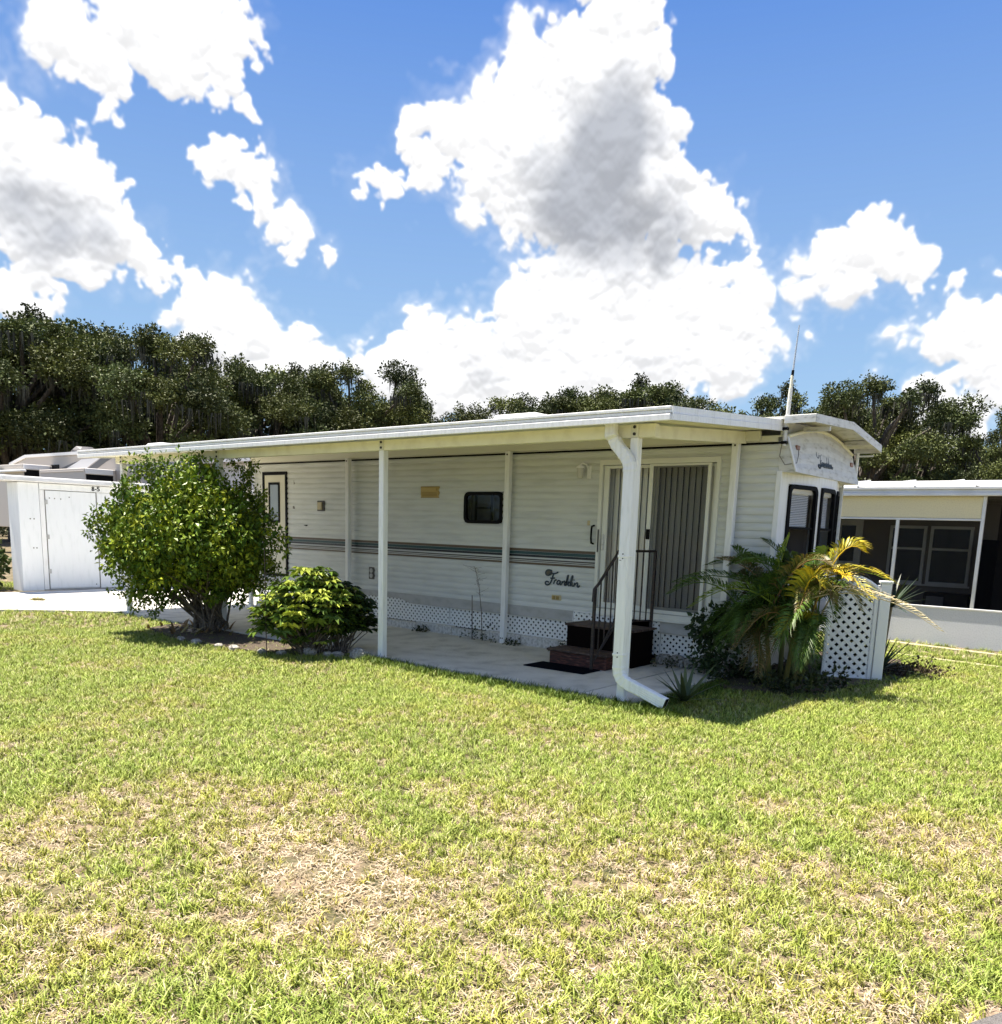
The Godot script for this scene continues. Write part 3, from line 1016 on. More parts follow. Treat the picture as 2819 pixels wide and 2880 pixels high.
		for k in 24:
			var y := 2.105 - k * 0.0185
			bb.poly([Vector3(wx[0] + 0.03, y, -0.05), Vector3(wx[1] - 0.10, y, -0.05), Vector3(wx[1] - 0.10, y - 0.015, -0.038), Vector3(wx[0] + 0.03, y - 0.015, -0.038)], Vector3(0, 0.5, 1))
		bb.box(Vector3(wx[0] + 0.03, 2.03, -0.06), Vector3(wx[1] - 0.04, 2.12, -0.025), 0.004)
		var bl := Mb.new()
		bl.t = t
		bl.box(Vector3(wx[0] + 0.04, 1.645, -0.015), Vector3(wx[1] - 0.04, 1.672, 0.012), 0.003)
		var nm: Node = panel
		part("window_bar", bl, M.rubber, nm)
		part("blind", bb, M.blind, nm)
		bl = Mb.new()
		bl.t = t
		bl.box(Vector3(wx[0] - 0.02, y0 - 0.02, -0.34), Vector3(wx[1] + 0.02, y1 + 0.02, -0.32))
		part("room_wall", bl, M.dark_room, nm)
	mb = bx(-3.345, 0.53, -0.01, -3.285, 2.25, 0.018, 0.005)
	part("corner_trim", mb, M.white, T)
	# slanting cap with ribs
	mb = Mb.new()
	var bot := Vector3(-3.135, 2.235, 0)
	var nn := 16
	for i in nn:
		var u0 := float(i) / nn
		var u1 := float(i + 1) / nn
		for k in 8:
			var q := []
			for e in [[u0, k], [u1, k], [u1, k + 1], [u0, k + 1]]:
				var z: float = lerpf(0.012, -2.232, e[0])
				var topy := 2.60 + 0.155 * sin(PI * float(e[0]))
				var f: float = float(e[1]) / 8.0
				q.append(Vector3(lerpf(-3.135, -3.255, f) + (0.006 if (int(e[1]) % 2) == 1 else 0.0), lerpf(bot.y, topy, f), z))
			mb.poly(q, Vector3.RIGHT)
	for z in [0.012, -2.232]:
		mb.poly([Vector3(-3.135, 2.235, z), Vector3(-3.255, 2.60, z), Vector3(-3.36, 2.60, z), Vector3(-3.32, 2.235, z)], Vector3(0, 0, 1 if z > 0 else -1))
	mb.poly([Vector3(-3.135, 2.235, 0.012), Vector3(-3.135, 2.235, -2.232), Vector3(-3.34, 2.235, -2.232), Vector3(-3.34, 2.235, 0.012)], Vector3.DOWN)
	var cap := part("front_cap", mb, M.old_white, T, "ribbed white cap slanting out above the front windows")
	mb = Mb.new()
	var path := []
	for i in 13:
		path.append(Vector3(-3.25, 2.605 + 0.155 * sin(PI * i / 12.0), lerpf(0.012, -2.232, i / 12.0)))
	mb.tube(path, [0.018], 6)
	part("arch_trim", mb, M.cream, cap)
	mb = Mb.new()
	mb.tube([Vector3(-3.135, 2.235, 0.016), Vector3(-3.255, 2.60, 0.016)], [0.013], 6)
	part("edge_trim", mb, M.white, cap)
	for k in [[-0.17, 2.50], [-2.06, 2.47]]:
		var fx := lerpf(-3.135, -3.255, (float(k[1]) - 2.235) / 0.37)
		part("marker_light", bx(fx, k[1] - 0.025, k[0] - 0.05, fx + 0.025, k[1] + 0.025, k[0] + 0.05, 0.008), M.amber, cap)
	var sl := atan2(0.12, 0.37)
	var bas := Basis(Vector3(0, 0, -1), Vector3(-sin(sl), cos(sl), 0), Vector3(cos(sl), sin(sl), 0))
	nameplate(cap, Transform3D(bas, Vector3(-3.150, 2.325, -0.72)), 0.19, 0.0085)
	mb = Mb.new()
	mb.tube([Vector3(-3.29, 2.60, 0.05), Vector3(-3.31, 2.40, 0.06), Vector3(-3.25, 2.31, 0.05), Vector3(-3.15, 2.33, -0.02), Vector3(-3.16, 2.42, -0.08), Vector3(-3.18, 2.48, -0.12)], [0.005], 5)
	part("cable", mb, M.spot, cap)
	# end gable wall behind the cap
	mb = Mb.new()
	var g := PackedVector2Array([Vector2(0.0, 2.2), Vector2(0.0, 2.76), Vector2(-1.1, 2.82), Vector2(-2.22, 2.68), Vector2(-2.22, 2.2)])
	mb.t = Transform3D(Basis(Vector3(0, 0, 1), Vector3.UP, Vector3.LEFT), Vector3(-3.32, 0, 0))
	mb.prism(g, 0.0, 0.02)
	part("end_wall", mb, M.siding, T)
	mb = bx(-3.22, 2.30, -2.33, -3.19, 2.64, -2.30, 0.006)
	mb.box(Vector3(-3.20, 2.585, -2.33), Vector3(-3.02, 2.605, -2.31), 0.004)
	part("side_aerial", mb, M.white, T)
	var ac := part("roof_unit", bx(-8.05, 2.84, -1.5, -7.15, 3.2, -0.75, 0.09), M.white, T, "white air conditioner hump on the roof")
	part("grille", bx(-7.9, 2.92, -0.752, -7.3, 3.06, -0.742, 0.004), M.grey_panel, ac)


# ------------------------------------------------------------------ lattice
func lattice(mb: Mb, x0: float, y0: float, x1: float, y1: float, pitch: float, w: float, th: float, clip: PackedVector2Array = PackedVector2Array()) -> void:
	var area := clip if clip.size() else rect(x0, y0, x1, y1)
	var h := y1 - y0
	for dir in [1.0, -1.0]:
		var k := -ceili(h / pitch) - 1
		while x0 + k * pitch < x1 + h + pitch:
			var bx0 := x0 + k * pitch
			var hw := w / 2.0 * sqrt(2.0)
			var p: PackedVector2Array
			if dir > 0:
				p = PackedVector2Array([Vector2(bx0 - hw, y0), Vector2(bx0 + hw, y0), Vector2(bx0 + hw + h, y1), Vector2(bx0 - hw + h, y1)])
			else:
				p = PackedVector2Array([Vector2(bx0 - hw, y0), Vector2(bx0 + hw, y0), Vector2(bx0 + hw - h, y1), Vector2(bx0 - hw - h, y1)])
			for r in Geometry2D.intersect_polygons(p, area):
				if r.size() >= 3:
					mb.prism(r, 0.0 if dir > 0 else th, th if dir > 0 else th * 2.0)
			k += 1


func skirting() -> void:
	var S := thing("lattice_skirting", Vector3(-8.0, 0.0, 0.0), "white lattice skirting and grey panels closing the gap under the trailer", "skirting")
	var n := 0
	for k in [[-12.8, 0.115, -10.35, 0.44], [-10.34, 0.115, -8.085, 0.44], [-8.055, 0.12, -5.845, 0.45], [-4.60, 0.11, -3.46, 0.42], [-4.72, 0.10, -4.63, 0.50], [-5.84, 0.40, -5.0, 0.525]]:
		var mb := Mb.new()
		mb.t = Transform3D(Basis(Vector3.RIGHT, 0.02 * sin(n * 2.1)), Vector3(0, 0, -0.045 if n != 5 else 0.03))
		lattice(mb, k[0], k[1], k[2], k[3], 0.080, 0.032, 0.004)
		mb.box(Vector3(k[0], k[3], 0.0), Vector3(k[2], k[3] + 0.015, 0.014), 0.002)
		mb.box(Vector3(k[0] - 0.012, k[1], 0.0), Vector3(k[0], k[3], 0.014), 0.002)
		mb.box(Vector3(k[2], k[1], 0.0), Vector3(k[2] + 0.012, k[3], 0.014), 0.002)
		part("lattice_panel", mb, M.lattice, S)
		n += 1
	var b := Mb.new()
	b.prism(PackedVector2Array([Vector2(-12.85, 0.425), Vector2(-9.12, 0.445), Vector2(-9.02, 0.435), Vector2(-8.92, 0.40), Vector2(-8.8, 0.388), Vector2(-5.85, 0.392), Vector2(-5.85, 0.529), Vector2(-12.85, 0.529)]), -0.012, 0.003)
	part("grey_panel", b, M.grey_panel, S)
	part("grey_panel", bx(-4.615, 0.375, -0.012, -3.48, 0.514, 0.003, 0.004), M.grey_panel, S)
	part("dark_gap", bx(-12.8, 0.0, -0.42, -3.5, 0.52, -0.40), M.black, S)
	part("end_panel", bx(-3.50, 0.05, -2.2, -3.47, 0.52, -0.03), M.grey_panel, S)
	# base blocks
	var x := -12.8
	var rr := RandomNumberGenerator.new()
	rr.seed = 8
	while x < -5.7:
		var w := rr.randf_range(0.62, 0.74)
		part("base_block", bx(x + 0.008, -0.02, -0.07, minf(x + w, -5.62), 0.105 + rr.randf_range(0, 0.025), 0.045 + rr.randf_range(0, 0.012), 0.012), M.block, S)
		x += w
	x = -4.62
	while x < -3.75:
		var w := rr.randf_range(0.11, 0.2)
		part("base_stone", lump(Vector3(x + w / 2, 0.05, 0.0), Vector3(w * 0.52, 0.085, 0.07), rr.randi()), M.rock, S)
		x += w


func lump(ce: Vector3, r: Vector3, seed_: int) -> Mb:
	var mb := Mb.new()
	var f := FastNoiseLite.new()
	f.seed = seed_ % 10000
	f.frequency = 0.9
	var g := []
	for i in 6:
		var row := []
		for j in 9:
			var th := PI * i / 5.0
			var ph := TAU * (j % 9) / 9.0
			var d := Vector3(sin(th) * cos(ph), cos(th), sin(th) * sin(ph))
			var bxy := d / pow(pow(absf(d.x), 4.0) + pow(absf(d.y), 4.0) + pow(absf(d.z), 4.0), 0.25)
			row.append(ce + d.lerp(bxy, 0.6) * r * (1.0 + 0.35 * f.get_noise_3dv(d * 2.0)))
		g.append(row)
	for i in 5:
		for j in 9:
			var a: Vector3 = g[i][j]
			var b: Vector3 = g[i + 1][j]
			var c: Vector3 = g[i + 1][(j + 1) % 9]
			var d: Vector3 = g[i][(j + 1) % 9]
			var o := (a + b + c + d) / 4.0 - ce
			if i > 0:
				mb.poly([a, b, d], o)
			if i < 4:
				mb.poly([b, c, d], o)
	return mb


# ------------------------------------------------------------------ patio roof
func carport() -> void:
	var C := thing("patio_cover", Vector3(-8.8, 0.0, 1.2), "long white flat patio roof with fascia on square posts along the trailer", "patio roof")
	# roof slab falls from the trailer to the front
	var sl := (2.70 - 2.53) / 2.5
	var mb := Mb.new()
	mb.t = Transform3D(Basis(Vector3(0, 0, 1), Vector3.UP, Vector3.LEFT), Vector3(0, 0, 0))
	mb.prism(PackedVector2Array([Vector2(0.0, 2.685), Vector2(2.49, 2.50), Vector2(2.49, 2.575), Vector2(0.0, 2.76)]), 3.325, 14.07)
	part("roof_deck", mb, M.cream, C)
	# fascia with a groove, two lengths in front and one at the end
	for k in [[-14.08, -9.862], [-9.858, -3.318]]:
		mb = bx(k[0], 2.566, 2.49, k[1], 2.592, 2.514, 0.004)
		mb.box(Vector3(k[0], 2.537, 2.49), Vector3(k[1], 2.562, 2.505), 0.003)
		mb.box(Vector3(k[0], 2.476, 2.485), Vector3(k[1], 2.529, 2.515), 0.005)
		mb.box(Vector3(k[0], 2.52, 2.480), Vector3(k[1], 2.57, 2.492))
		part("fascia", mb, M.white, C)
	for e in [-3.308, -14.08]:
		mb = Mb.new()
		var s := 1.0 if e > -8 else -1.0
		for k in [[0.055, 0.112, 0.0], [0.0, 0.05, 0.008], [0.045, 0.06, -0.004]]:
			var x0: float = e - 0.012 * s
			var x1: float = e + (0.006 + k[2]) * s
			mb.t = Transform3D(Basis(Vector3(0, 0, 1), Vector3.UP, Vector3.LEFT), Vector3.ZERO)
			mb.prism(PackedVector2Array([Vector2(0.005, 2.660 + k[0]), Vector2(2.50, 2.478 + k[0]), Vector2(2.50, 2.478 + k[1]), Vector2(0.005, 2.660 + k[1])]), -maxf(x0, x1), -minf(x0, x1))
		part("fascia", mb, M.white, C)
	# beams
	part("front_beam", bx(-13.35, 2.385, 2.166, -3.60, 2.498, 2.240, 0.004), M.cream, C)
	mb = Mb.new()
	mb.t = Transform3D(Basis(Vector3(0, 0, 1), Vector3.UP, Vector3.LEFT), Vector3.ZERO)
	mb.prism(PackedVector2Array([Vector2(0.03, 2.545), Vector2(2.14, 2.388), Vector2(2.14, 2.50), Vector2(0.03, 2.67)]), 3.70, 3.76)
	part("side_beam", mb, M.cream, C)
	part("header_beam", bx(-12.86, 2.565, 0.018, -3.54, 2.672, 0.06, 0.004), M.header, C)
	# posts
	for k in [[-13.16, -0.03], [-10.42, 0.0], [-7.08, 0.0], [-3.80, 0.0]]:
		var p := part("post", bx(k[0] - 0.04, k[1] - 0.01, 2.168, k[0] + 0.04, 2.385, 2.248, 0.006), M.white, C)
		part("flange", bx(k[0] - 0.04, 2.3855, 2.2405, k[0] + 0.04, 2.5, 2.2485, 0.002), M.header, p)
		for y in [2.415, 2.475]:
			mb = Mb.new()
			mb.tube([Vector3(k[0], y, 2.247), Vector3(k[0], y, 2.257)], [0.014], 8)
			part("bolt", mb, M.bolt, p)
		part("base_plate", bx(k[0] - 0.055, k[1], 2.15, k[0] + 0.055, k[1] + 0.008, 2.265, 0.002), M.white, p)
	for x in [-12.86, -10.17, -6.94, -3.78]:
		var p := part("wall_post", bx(x - 0.038, -0.01, 0.062, x + 0.038, 2.562, 0.135, 0.006), M.white, C)
		for s in [-0.016, 0.016]:
			mb = Mb.new()
			mb.tube([Vector3(x + s, 0.07, 0.134), Vector3(x + s, 0.07, 0.141)], [0.009], 7)
			part("bolt", mb, M.bolt, p)
		mb = Mb.new()
		mb.tube([Vector3(x, 2.52, 0.134), Vector3(x, 2.52, 0.142)], [0.011], 7)
		part("bolt", mb, M.bolt, p)
	# downspout swept as a rectangle with crimped elbows
	var ds := Mb.new()
	var pth := [[-3.985, 2.495, 0.0], [-3.985, 2.42, 0.0], [-3.978, 2.375, 0.35], [-3.955, 2.335, 0.7], [-3.925, 2.30, 0.85], [-3.885, 2.26, 0.85], [-3.845, 2.215, 0.7], [-3.815, 2.17, 0.4], [-3.802, 2.12, 0.1], [-3.80, 2.06, 0.0], [-3.80, 1.20, 0.0], [-3.80, 0.34, 0.0], [-3.795, 0.28, 0.25], [-3.775, 0.235, 0.6], [-3.74, 0.20, 0.95], [-3.69, 0.178, 1.15], [-3.60, 0.150, 1.22], [-3.30, 0.055, 1.22]]
	var prev := []
	var fine := []
	for i in pth.size() - 1:
		var a: Array = pth[i]
		var b: Array = pth[i + 1]
		var crimp: bool = absf(float(a[2]) - float(b[2])) > 0.05
		var st := 3 if crimp else 1
		for q in st:
			fine.append([lerpf(a[0], b[0], float(q) / st), lerpf(a[1], b[1], float(q) / st), lerpf(a[2], b[2], float(q) / st), 0.0035 if crimp and q == 1 else 0.0])
	fine.append([pth[-1][0], pth[-1][1], pth[-1][2], 0.0])
	for i in fine.size():
		var f: Array = fine[i]
		var dirv := Vector3(sin(f[2]), -cos(f[2]), 0)
		var side := Vector3(cos(f[2]), sin(f[2]), 0)
		var hw: float = 0.052 + f[3]
		var hd: float = 0.036 + f[3]
		var zc := 2.292 + (0.045 if i < 4 else 0.0)
		var ring := []
		for k in [[-1, -1, 1], [-1, -1, 0], [-1, 1, 0], [-1, 1, 1], [1, 1, 1], [1, 1, 0], [1, -1, 0], [1, -1, 1]]:
			var e := 0.009
			var ss: float = k[0] * (hw - (e if k[2] == 1 else 0.0))
			var zz: float = k[1] * (hd - (0.0 if k[2] == 1 else e))
			ring.append(Vector3(f[0], f[1], zc) + side * ss + Vector3(0, 0, zz))
		if i > 0:
			for k in 8:
				var o: Vector3 = (ring[k] + ring[(k + 1) % 8]) / 2.0 - Vector3(f[0], f[1], zc)
				ds.poly([prev[k], prev[(k + 1) % 8], ring[(k + 1) % 8], ring[k]], o)
		prev = ring
	var down := part("downspout", ds, M.white, C, "white square downspout with a crimped S bend and kicked-out foot")
	mb = Mb.new()
	for k in 4:
		var o := -0.030 + k * 0.02
		mb.t = Transform3D(Basis(Vector3.BACK, 1.22 - PI / 2.0), Vector3(-3.66, 0.169, 2.292))
		mb.box(Vector3(0.0, o - 0.004, 0.034), Vector3(0.34, o + 0.004, 0.040), 0.002)
	part("rib", mb, M.white, down)
	mb = Mb.new()
	mb.t = Transform3D(Basis(Vector3.BACK, 1.22 - PI / 2.0), Vector3(-3.30, 0.055, 2.292))
	mb.box(Vector3(-0.006, -0.044, -0.028), Vector3(0.001, 0.044, 0.028))
	part("mouth", mb, M.black, down)
	for y in [1.34, 0.44]:
		part("strap", bx(-3.856, y - 0.012, 2.25, -3.744, y + 0.012, 2.331, 0.003), M.white, down)
	for y in [1.32, 1.36, 0.42, 0.46]:
		var scw := Mb.new()
		scw.tube([Vector3(-3.80, y, 2.329), Vector3(-3.80, y, 2.334)], [0.006], 6)
		part("screw", scw, M.bolt, down)
	part("splash_stain", bx(-3.838, 1.30, 2.3282, -3.815, 1.306, 2.3295, 0.0), M.spot, down)


# ------------------------------------------------------------------ neighbour's house
func neighbor() -> void:
	var N := thing("neighbor_house", Vector3(0.0, 0.0, -7.5), "low white house with a dark screened porch and cream band under its roof", "house")
	var z := -5.5
	part("knee_wall", bx(-6.5, -0.05, z - 0.12, 8.0, 0.535, z, 0.004), M.knee, N)
	part("sill", bx(-6.5, 0.535, z - 0.13, 8.0, 0.565, z + 0.012, 0.004), M.house_white, N)
	part("frieze", bx(-6.5, 1.925, z - 0.08, -2.255, 2.262, z - 0.004, 0.004), M.frieze, N)
	part("rail", bx(-6.5, 1.893, z - 0.05, -2.25, 1.922, z + 0.006, 0.003), M.house_white, N)
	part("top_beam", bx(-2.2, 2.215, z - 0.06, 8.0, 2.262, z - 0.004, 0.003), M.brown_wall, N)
	for x in [-6.0, -4.62, -3.415, -2.228, 0.4, 3.0, 5.5, 8.0]:
		part("screen_post", bx(x - 0.024, 0.566, z - 0.045, x + 0.024, 2.262 if x > -2.3 else 1.892, z + 0.008, 0.003), M.house_white, N)
	var mb := Mb.new()
	for k in [[-6.0, -4.64], [-4.6, -3.44], [-3.39, -2.255], [-2.2, 0.38], [0.42, 2.98], [3.02, 5.48], [5.52, 7.98]]:
		mb = Mb.new()
		mb.poly([Vector3(k[0], 0.566, z - 0.02), Vector3(k[1], 0.566, z - 0.02), Vector3(k[1], 1.892 if k[1] < -2 else 2.214, z - 0.02), Vector3(k[0], 1.892 if k[1] < -2 else 2.214, z - 0.02)], Vector3(0, 0, 1))
		part("porch_screen", mb, M.porch_screen, N)
	# roof: fascia of stepped metal, sheet rising to the ridge
	part("fascia", bx(-6.9, 2.263, z + 0.02, 8.4, 2.315, z + 0.10, 0.006), M.house_white, N)
	part("fascia", bx(-6.9, 2.316, z + 0.01, 8.4, 2.358, z + 0.085, 0.006), M.house_white, N)
	part("fascia", bx(-6.9, 2.359, z + 0.0, 8.4, 2.395, z + 0.11, 0.006), M.house_white, N)
	mb = Mb.new()
	mb.poly([Vector3(-6.9, 2.398, z + 0.11), Vector3(8.4, 2.398, z + 0.11), Vector3(8.4, 2.74, -9.2), Vector3(-6.9, 2.74, -9.2)], Vector3.UP)
	mb.poly([Vector3(-6.9, 2.74, -9.2), Vector3(8.4, 2.74, -9.2), Vector3(8.4, 2.3, -13.0), Vector3(-6.9, 2.3, -13.0)], Vector3.UP)
	var rf := part("roof", mb, M.house_white, N)
	for k in 18:
		var x := -6.6 + k * 0.85
		mb = Mb.new()
		mb.t = Transform3D(Basis(Vector3.RIGHT, atan2(0.342, 3.81)), Vector3(x, 2.40, z + 0.11))
		mb.box(Vector3(-0.015, 0.0, -3.8), Vector3(0.015, 0.022, 0.0), 0.003)
		part("seam", mb, M.house_white, rf)
	part("soffit", bx(-6.8, 2.245, -8.0, 8.3, 2.26, z - 0.082), M.porch_wall, N)
	# inner wall with siding, door and windows
	var zi := -7.6
	mb = Mb.new()
	var y := 0.0
	while y < 2.2:
		mb.poly([Vector3(-6.5, y, zi + 0.012), Vector3(-2.3, y, zi + 0.012), Vector3(-2.3, y + 0.13, zi), Vector3(-6.5, y + 0.13, zi)], Vector3(0, 0.1, 1))
		y += 0.13
	mb.box(Vector3(-6.5, 0.0, zi - 0.06), Vector3(8.0, 2.24, zi - 0.02))
	part("inner_wall", mb, M.porch_wall, N)
	mb = Mb.new()
	y = 0.0
	while y < 2.2:
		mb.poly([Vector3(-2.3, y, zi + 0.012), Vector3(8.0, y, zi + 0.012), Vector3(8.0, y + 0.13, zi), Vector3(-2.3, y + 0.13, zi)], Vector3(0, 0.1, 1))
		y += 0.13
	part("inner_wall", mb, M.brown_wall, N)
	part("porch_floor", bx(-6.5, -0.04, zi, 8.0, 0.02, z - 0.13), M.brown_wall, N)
	part("end_wall", bx(-6.52, 0.0, zi, -6.48, 2.24, z - 0.13), M.porch_wall, N)
	part("partition", bx(-2.33, 0.03, zi + 0.02, -2.27, 1.62, z - 0.5), M.black, N)
	for k in [[-4.02, -3.40], [-3.34, -2.66]]:
		mb = Mb.new()
		mb.ring(rect(k[0], 0.80, k[1], 1.84), rect(k[0] + 0.05, 0.85, k[1] - 0.05, 1.79), zi, zi + 0.045)
		var w := part("window", mb, M.house_white, N)
		part("sash_rail", bx(k[0] + 0.05, 1.41, zi, k[1] - 0.05, 1.45, zi + 0.04, 0.003), M.house_white, w)
		part("sill", bx(k[0] - 0.03, 0.77, zi, k[1] + 0.03, 0.80, zi + 0.06, 0.003), M.house_white, w)
		mb = Mb.new()
		mb.poly([Vector3(k[0] + 0.04, 0.84, zi + 0.025), Vector3(k[1] - 0.04, 0.84, zi + 0.025), Vector3(k[1] - 0.04, 1.80, zi + 0.025), Vector3(k[0] + 0.04, 1.80, zi + 0.025)], Vector3(0, 0, 1))
		part("pane", mb, plain(0.05, 0.055, 0.065, 0.06), w)
	var dr := part("porch_door", bx(-4.95, 0.03, zi + 0.013, -4.5, 1.93, zi + 0.05, 0.006), M.house_white, N)
	for yy in [[0.35, 1.05], [1.15, 1.45], [1.55, 1.82]]:
		part("pane", bx(-4.88, yy[0], zi + 0.045, -4.62, yy[1], zi + 0.053, 0.0), plain(0.04, 0.045, 0.05, 0.08), dr)
	var cb := part("cabinet", bx(-3.25, 0.03, zi + 0.06, -2.55, 0.68, zi + 0.5, 0.01), M.brown_wall, N)
	part("cabinet_door", bx(-3.2, 0.08, zi + 0.5, -2.92, 0.62, zi + 0.515, 0.006), M.porch_wall, cb)
	part("curtain", bx(-3.93, 1.46, zi + 0.006, -3.6, 1.78, zi + 0.015, 0.002), M.blind, N)
	part("curtain", bx(-3.28, 1.46, zi + 0.006, -3.06, 1.78, zi + 0.015, 0.002), M.blind, N)
	part("bench", bx(-4.2, 0.30, zi + 0.25, -2.5, 0.36, zi + 0.7, 0.01), M.brown_wall, N)


# ------------------------------------------------------------------ shed
func shed() -> void:
	var S := thing("storage_shed", Vector3(-18.2, 0.0, 0.5), "white metal storage shed with plain door and 8-5 over it, on the driveway", "shed")
	var x := -17.8
	var mb := bx(-18.36, 0.02, -3.2, -17.83, 2.17, 2.02, 0.004)
	part("body", mb, M.shed, S)
	part("corner_panel", bx(-17.83, 0.0, 1.66, -17.79, 2.165, 2.05, 0.006), M.shed, S)
	part("corner_panel", bx(-18.35, 0.0, 2.02, -18.10, 2.16, 2.035, 0.006), M.shed, S)
	part("corner_panel", bx(-18.09, 0.0, 2.02, -17.82, 2.16, 2.048, 0.006), M.shed, S)
	part("corner_panel", bx(-17.83, 0.02, 1.555, -17.80, 2.035, 1.65, 0.008), M.white, S)
	part("lintel", bx(-17.83, 2.04, -3.2, -17.785, 2.165, 1.65, 0.006), M.shed, S)
	part("wall_panel", bx(-17.83, 0.02, -3.2, -17.81, 2.03, 0.50, 0.004), M.shed, S)
	var d := part("door", bx(-17.83, 0.035, 0.525, -17.80, 2.025, 1.535, 0.006), M.shed, S)
	var gp := Mb.new()
	gp.box(Vector3(-17.832, 0.025, 0.508), Vector3(-17.806, 2.036, 0.523))
	gp.box(Vector3(-17.832, 0.025, 1.537), Vector3(-17.806, 2.036, 1.552))
	gp.box(Vector3(-17.832, 2.0265, 0.524), Vector3(-17.806, 2.038, 1.536))
	part("gap", gp, M.spot, d)
	for hy in [0.35, 1.05, 1.75]:
		part("hinge", bx(-17.80, hy, 1.50, -17.79, hy + 0.09, 1.56, 0.003), M.grey_panel, d)
	part("latch", bx(-17.80, 0.96, 0.56, -17.77, 1.03, 0.60, 0.006), M.grey_panel, d)
	for k in [[1.46, 1.875], [1.36, 1.87], [1.24, 1.865], [1.07, 1.91], [0.60, 0.10], [0.56, 1.12]]:
		mb = Mb.new()
		mb.tube([Vector3(-17.80, k[1], k[0]), Vector3(-17.795, k[1], k[0])], [0.013], 7)
		part("rivet", mb, M.spot, d)
	for k in [[1.85, 1.45], [1.78, 1.45], [1.82, 0.87], [1.76, 0.87]]:
		mb = Mb.new()
		mb.tube([Vector3(-17.79, k[1], k[0]), Vector3(-17.784, k[1], k[0])], [0.014], 7)
		part("rivet", mb, M.spot, S)
	mb = bx(-18.5, 2.175, -3.3, -17.66, 2.28, 2.36, 0.012)
	var rf := part("roof", mb, M.house_white, S)
	part("fascia", bx(-17.658, 2.19, -3.3, -17.645, 2.26, 2.31, 0.003), M.house_white, rf)
	part("bottom_rail", bx(-17.83, -0.002, -3.2, -17.79, 0.022, 1.65, 0.002), M.grey_panel, S)
	# unit number on the lintel
	var tm := TextMesh.new()
	tm.text = "8-5"
	var f := SystemFont.new()
	f.font_names = PackedStringArray(["Droid Sans"])
	f.font_weight = 700
	tm.font = f
	tm.font_size = 32
	tm.pixel_size = 0.0040
	tm.depth = 0.006
	var o := MeshInstance3D.new()
	o.name = "unit_number"
	o.mesh = tm
	o.material_override = M.black
	o.rotation.y = PI / 2.0
	o.position = Vector3(-17.782, 2.105, 0.525) - S.position
	S.add_child(o, true)


